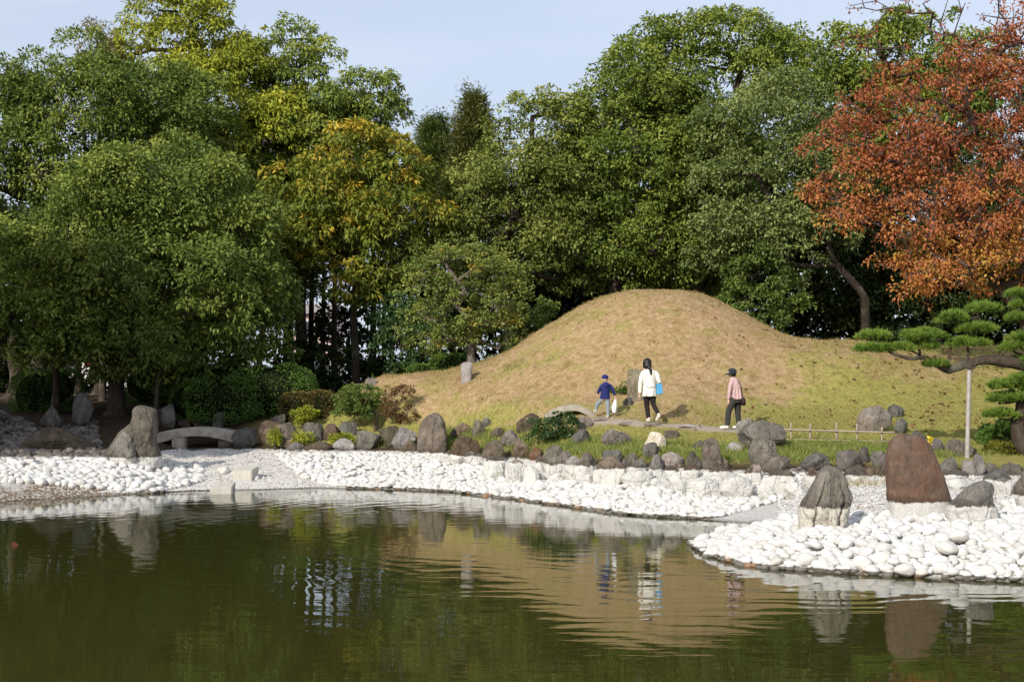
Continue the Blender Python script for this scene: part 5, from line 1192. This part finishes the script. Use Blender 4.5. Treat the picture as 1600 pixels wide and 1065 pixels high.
for xx in (.03, .11, .18): limb(bm, [(xx * .8, -.145, 1.08), (xx, -.158, .74)], [.008, .018])
solid('jacket', bm, cloth('pink_jacket', (.50, .34, .33)), E, .011, 3)
bm = bmesh.new()
limb(bm, [(.08, 0, .84), (.085, 0, .64)], [(.135, .135), (.14, .135)], 20)
limb(bm, [(.03, -.05, .74), (-.06, -.05, .56), (-.115, -.045, .40), (-.14, -.05, .09)], [.095, .085, .072, .064]); limb(bm, [(.12, .05, .74), (.125, .06, .55), (.13, .06, .38), (.16, .05, .09)], [.095, .085, .070, .062])
solid('trousers', bm, cloth('charcoal_trousers', (.040, .040, .036)), E, .012, 3)
bm = bmesh.new(); shoe(bm, (-.13, -.05, .045), (-.32, -.06, .035), 1.05); solid('shoe', bm, SH_W, E, .008, 3)
bm = bmesh.new(); shoe(bm, (.17, .05, .045), (0, .07, .035), 1.0); solid('shoe', bm, SH_W, E, .008, 3)
bm = bmesh.new(); ball(bm, (-.015, .0, 1.395), (.108, .108, .095), 3)
hat = solid('hat', bm, simple('dark_hat', (.022, .026, .032), .8, .2), E, .010, 2)
bm = bmesh.new(); ring = []
for t in range(28):
    a = t * 2 * math.pi / 28; fr_ = .5 - .5 * math.cos(a - 0)
    rr_ = .105 + .018 + .055 * max(0, -math.cos(a)); ring.append((a, rr_))
vi = [bm.verts.new((-.02 + .10 * math.cos(a), .10 * math.sin(a), 1.385 + .02 * math.cos(a))) for a, q in ring]; vo_ = [bm.verts.new((-.02 + q * math.cos(a), q * math.sin(a), 1.345 + .03 * math.cos(a))) for a, q in ring]
for k in range(28): bm.faces.new((vi[k], vi[(k + 1) % 28], vo_[(k + 1) % 28], vo_[k]))
br = link('brim', from_bm('brim', bm), bpy.data.materials['dark_hat'], hat); md = br.modifiers.new('s', 'SOLIDIFY'); md.thickness = .010
bm = bmesh.new(); limb(bm, [(-.108, -.06, 1.385), (-.128, -.01, 1.378), (-.112, .05, 1.38)], [.012, .013, .012]); link('hat_band', from_bm('hat_band', bm), SH_W, hat)
bm = bmesh.new(); ball(bm, (.0, 0, 1.33), (.085, .08, .075), 2); solid('hair', bm, bpy.data.materials['black_hair'], E, .010, 2)
bgd = empty('shoulder_bag', (o_.x + .235, 37.5 - .02, gl + .62)); tag(bgd, 'dark bag hanging at the back hip of the walker in pink', 'bag')
bm = bmesh.new(); bmesh.ops.create_cube(bm, size=1); bmesh.ops.scale(bm, vec=(.11, .2, .2), verts=bm.verts); bmesh.ops.translate(bm, vec=(0, 0, .05), verts=bm.verts)
for v in bm.verts:
    if v.co.z < 0: v.co.x += .02
bmesh.ops.bevel(bm, geom=bm.edges[:], offset=.025, segments=3, affect='EDGES'); link('pouch', from_bm('pouch', bm), simple('dark_bag', (.03, .018, .02), .6), bgd)
smooth_tube('strap', [(0, -.06, .14), (-.06, -.12, .4), (-.14, -.08, .58)], [.008, .008, .008], bpy.data.materials['dark_bag'], bgd, 6, 5)

# --- child
o_ = at(948, 652, 39.3); gc = gz(o_.x, 39.3)
K = empty('person', (o_.x, 39.3, gc)); tag(K, 'small child in a navy hooded top and blue cap stepping up onto the bridge', 'person')
bm = bmesh.new()
head(bm, (-.04, .02, 1.005), .86, (-.2, 1, 0)); limb(bm, [(-.025, .01, .86), (-.035, .015, .95)], [.042, .04])
limb(bm, [(-.04, 0, .48), (-.035, 0, .60), (-.02, 0, .74), (-.01, 0, .86), (-.02, 0, .90)], [(.10, .08), (.10, .08), (.105, .075), (.10, .07), (.05, .045)])
for a in ([(-.13, 0, .85), (-.20, -.02, .70), (-.225, .03, .63)], [(.10, 0, .85), (.165, -.03, .70), (.21, -.02, .56)]): limb(bm, a, [.032, .027, .02])
limb(bm, [(-.09, 0, .50), (-.235, .07, .37), (-.27, .10, .22)], [.06, .042, .03]); limb(bm, [(.01, 0, .50), (.03, .0, .28), (.03, .0, .06)], [.06, .042, .03])
hand(bm, (-.225, .03, .63), (-.1, .3, -.8), .75); hand(bm, (.21, -.02, .56), (.1, 0, -1), .75)
solid('body', bm, SKIN, K, .009, 2)
bm = bmesh.new()
limb(bm, [(-.045, 0, .50), (-.045, 0, .56), (-.04, 0, .66), (-.02, 0, .78), (-.012, 0, .86), (-.018, 0, .905), (-.025, 0, .93)], [(.13, .10), (.128, .10), (.115, .092), (.125, .09), (.118, .085), (.075, .065), (.045, .045)], 22)
limb(bm, [(-.105, 0, .855), (-.165, -.02, .775), (-.205, -.02, .70), (-.222, .02, .65)], [.047, .045, .04, .034]); limb(bm, [(.075, 0, .855), (.13, -.02, .775), (.165, -.03, .70), (.205, -.02, .59)], [.047, .045, .04, .034])
ball(bm, (-.01, -.085, .845), (.075, .04, .06))
solid('hooded_top', bm, cloth('navy_cloth', (.020, .028, .115)), K, .009, 3)
bm = bmesh.new()
limb(bm, [(-.04, 0, .56), (-.04, 0, .49)], [(.11, .09), (.115, .09)], 20)
limb(bm, [(-.085, 0, .52), (-.17, .05, .43), (-.24, .075, .36), (-.272, .10, .22)], [.068, .062, .05, .043]); limb(bm, [(.01, 0, .52), (.025, 0, .38), (.03, 0, .26), (.03, 0, .08)], [.068, .058, .048, .043])
solid('trousers', bm, cloth('light_blue_grey', (.23, .27, .30)), K, .009, 3)
SH_C = simple('child_shoe', (.55, .52, .46), .6, .15)
bm = bmesh.new(); shoe(bm, (-.27, .08, .185), (-.31, .22, .165), .8); solid('shoe', bm, SH_C, K, .008, 2)
bm = bmesh.new(); shoe(bm, (.03, -.02, .035), (.0, .13, .03), .8); solid('shoe', bm, SH_C, K, .008, 2)
bm = bmesh.new(); ball(bm, (-.04, .015, 1.055), (.088, .092, .07), 3); limb(bm, [(-.05, .08, 1.045), (-.07, .16, 1.03)], [.035, .015])
solid('cap', bm, cloth('blue_cap', (.022, .030, .14)), K, .009, 2)
wb = empty('plastic_bag', (o_.x + .22, 39.28, gc + .13)); tag(wb, 'thin white plastic bag hanging from the child\'s hand', 'bag')
bm = bmesh.new(); limb(bm, [(-.01, 0, .0), (-.02, 0, .03), (-.025, 0, .15), (-.01, 0, .28), (0, 0, .37), (.0, 0, .41)], [(.02, .02), (.065, .05), (.072, .055), (.045, .035), (.022, .02), (.015, .012)], 14)
for v in bm.verts: v.co += Vector((mnoise.noise(v.co * 22), mnoise.noise(v.co * 25 + Vector((3, 3, 3))), 0)) * .018
solid('sack', bm, simple('white_plastic', (.66, .67, .70), .35, .08, 30, .4, .8, .01), wb, .009, 1)

# ---------------------------------------------------------------- far buildings glimpsed between the trunks
def house(name, label, px0, px1, yt, d, wallc, roofc, yb=620):
    a, b = at(px0, yt, d), at(px1, yt, d); zb = gz(a.x, d); w_ = b.x - a.x; h_ = a.z - zb
    root = empty(name, ((a.x + b.x) / 2, d, zb)); tag(root, label, 'building')
    def bx(nm, c, s, m, par=root):
        bm = bmesh.new(); bmesh.ops.create_cube(bm, size=1); bmesh.ops.scale(bm, vec=s, verts=bm.verts); o = link(nm, from_bm(nm, bm, False), m, par); o.location = c; return o
    bx('wall', (0, 4, h_ / 2), (w_, 8, h_), simple(label[:12] + '_wall', wallc, .9, .06))
    bx('roof', (0, 4, h_ + .35), (w_ + .8, 9, .7), simple(label[:12] + '_roof', roofc, .8, .1))
    gl_ = bpy.data.materials.get('window_glass') or simple('window_glass', (.05, .06, .07), .1, .1)
    nW = max(2, int(w_ / 3))
    for k in range(nW):
        for zz in (1.6, 4.4):
            if zz < h_ - .8:
                f_ = bx('window', (-w_ / 2 + (k + .5) * w_ / nW, -.02, zz), (1.3, .1, 1.2), simple('window_frame', (.5, .5, .5)) if 'window_frame' not in bpy.data.materials else bpy.data.materials['window_frame'])
                bx('pane', (0, -.04, 0), (1.1, .06, 1.0), gl_, f_)
house('house', 'pale pink-walled house glimpsed between the slim cedar stems', 455, 520, 490, 115, (.62, .47, .42), (.32, .3, .3))
house('house', 'pale building glimpsed under the left wood', -60, 215, 540, 105, (.55, .5, .47), (.3, .12, .1))
for i, (px, nm) in enumerate([(50, 'left'), (88, 'middle'), (150, 'right')]):
    hedge('red_azalea', 'red flowering bush far under the left wood, the %s of three' % nm, [(px, 560, 16, 10, 0)], 92, leaf_mat('azalea_red', (.35, .05, .05), (.45, .1, .07), (.4, .25, .1)), 500 + i, leaf=(.16, .1), n=700, cat='shrub')
print('LEAVES', NLEAF[0], 'TRIS', sum(len(m.loop_triangles) if m.loop_triangles else sum(1 for _ in m.polygons) for m in bpy.data.meshes))
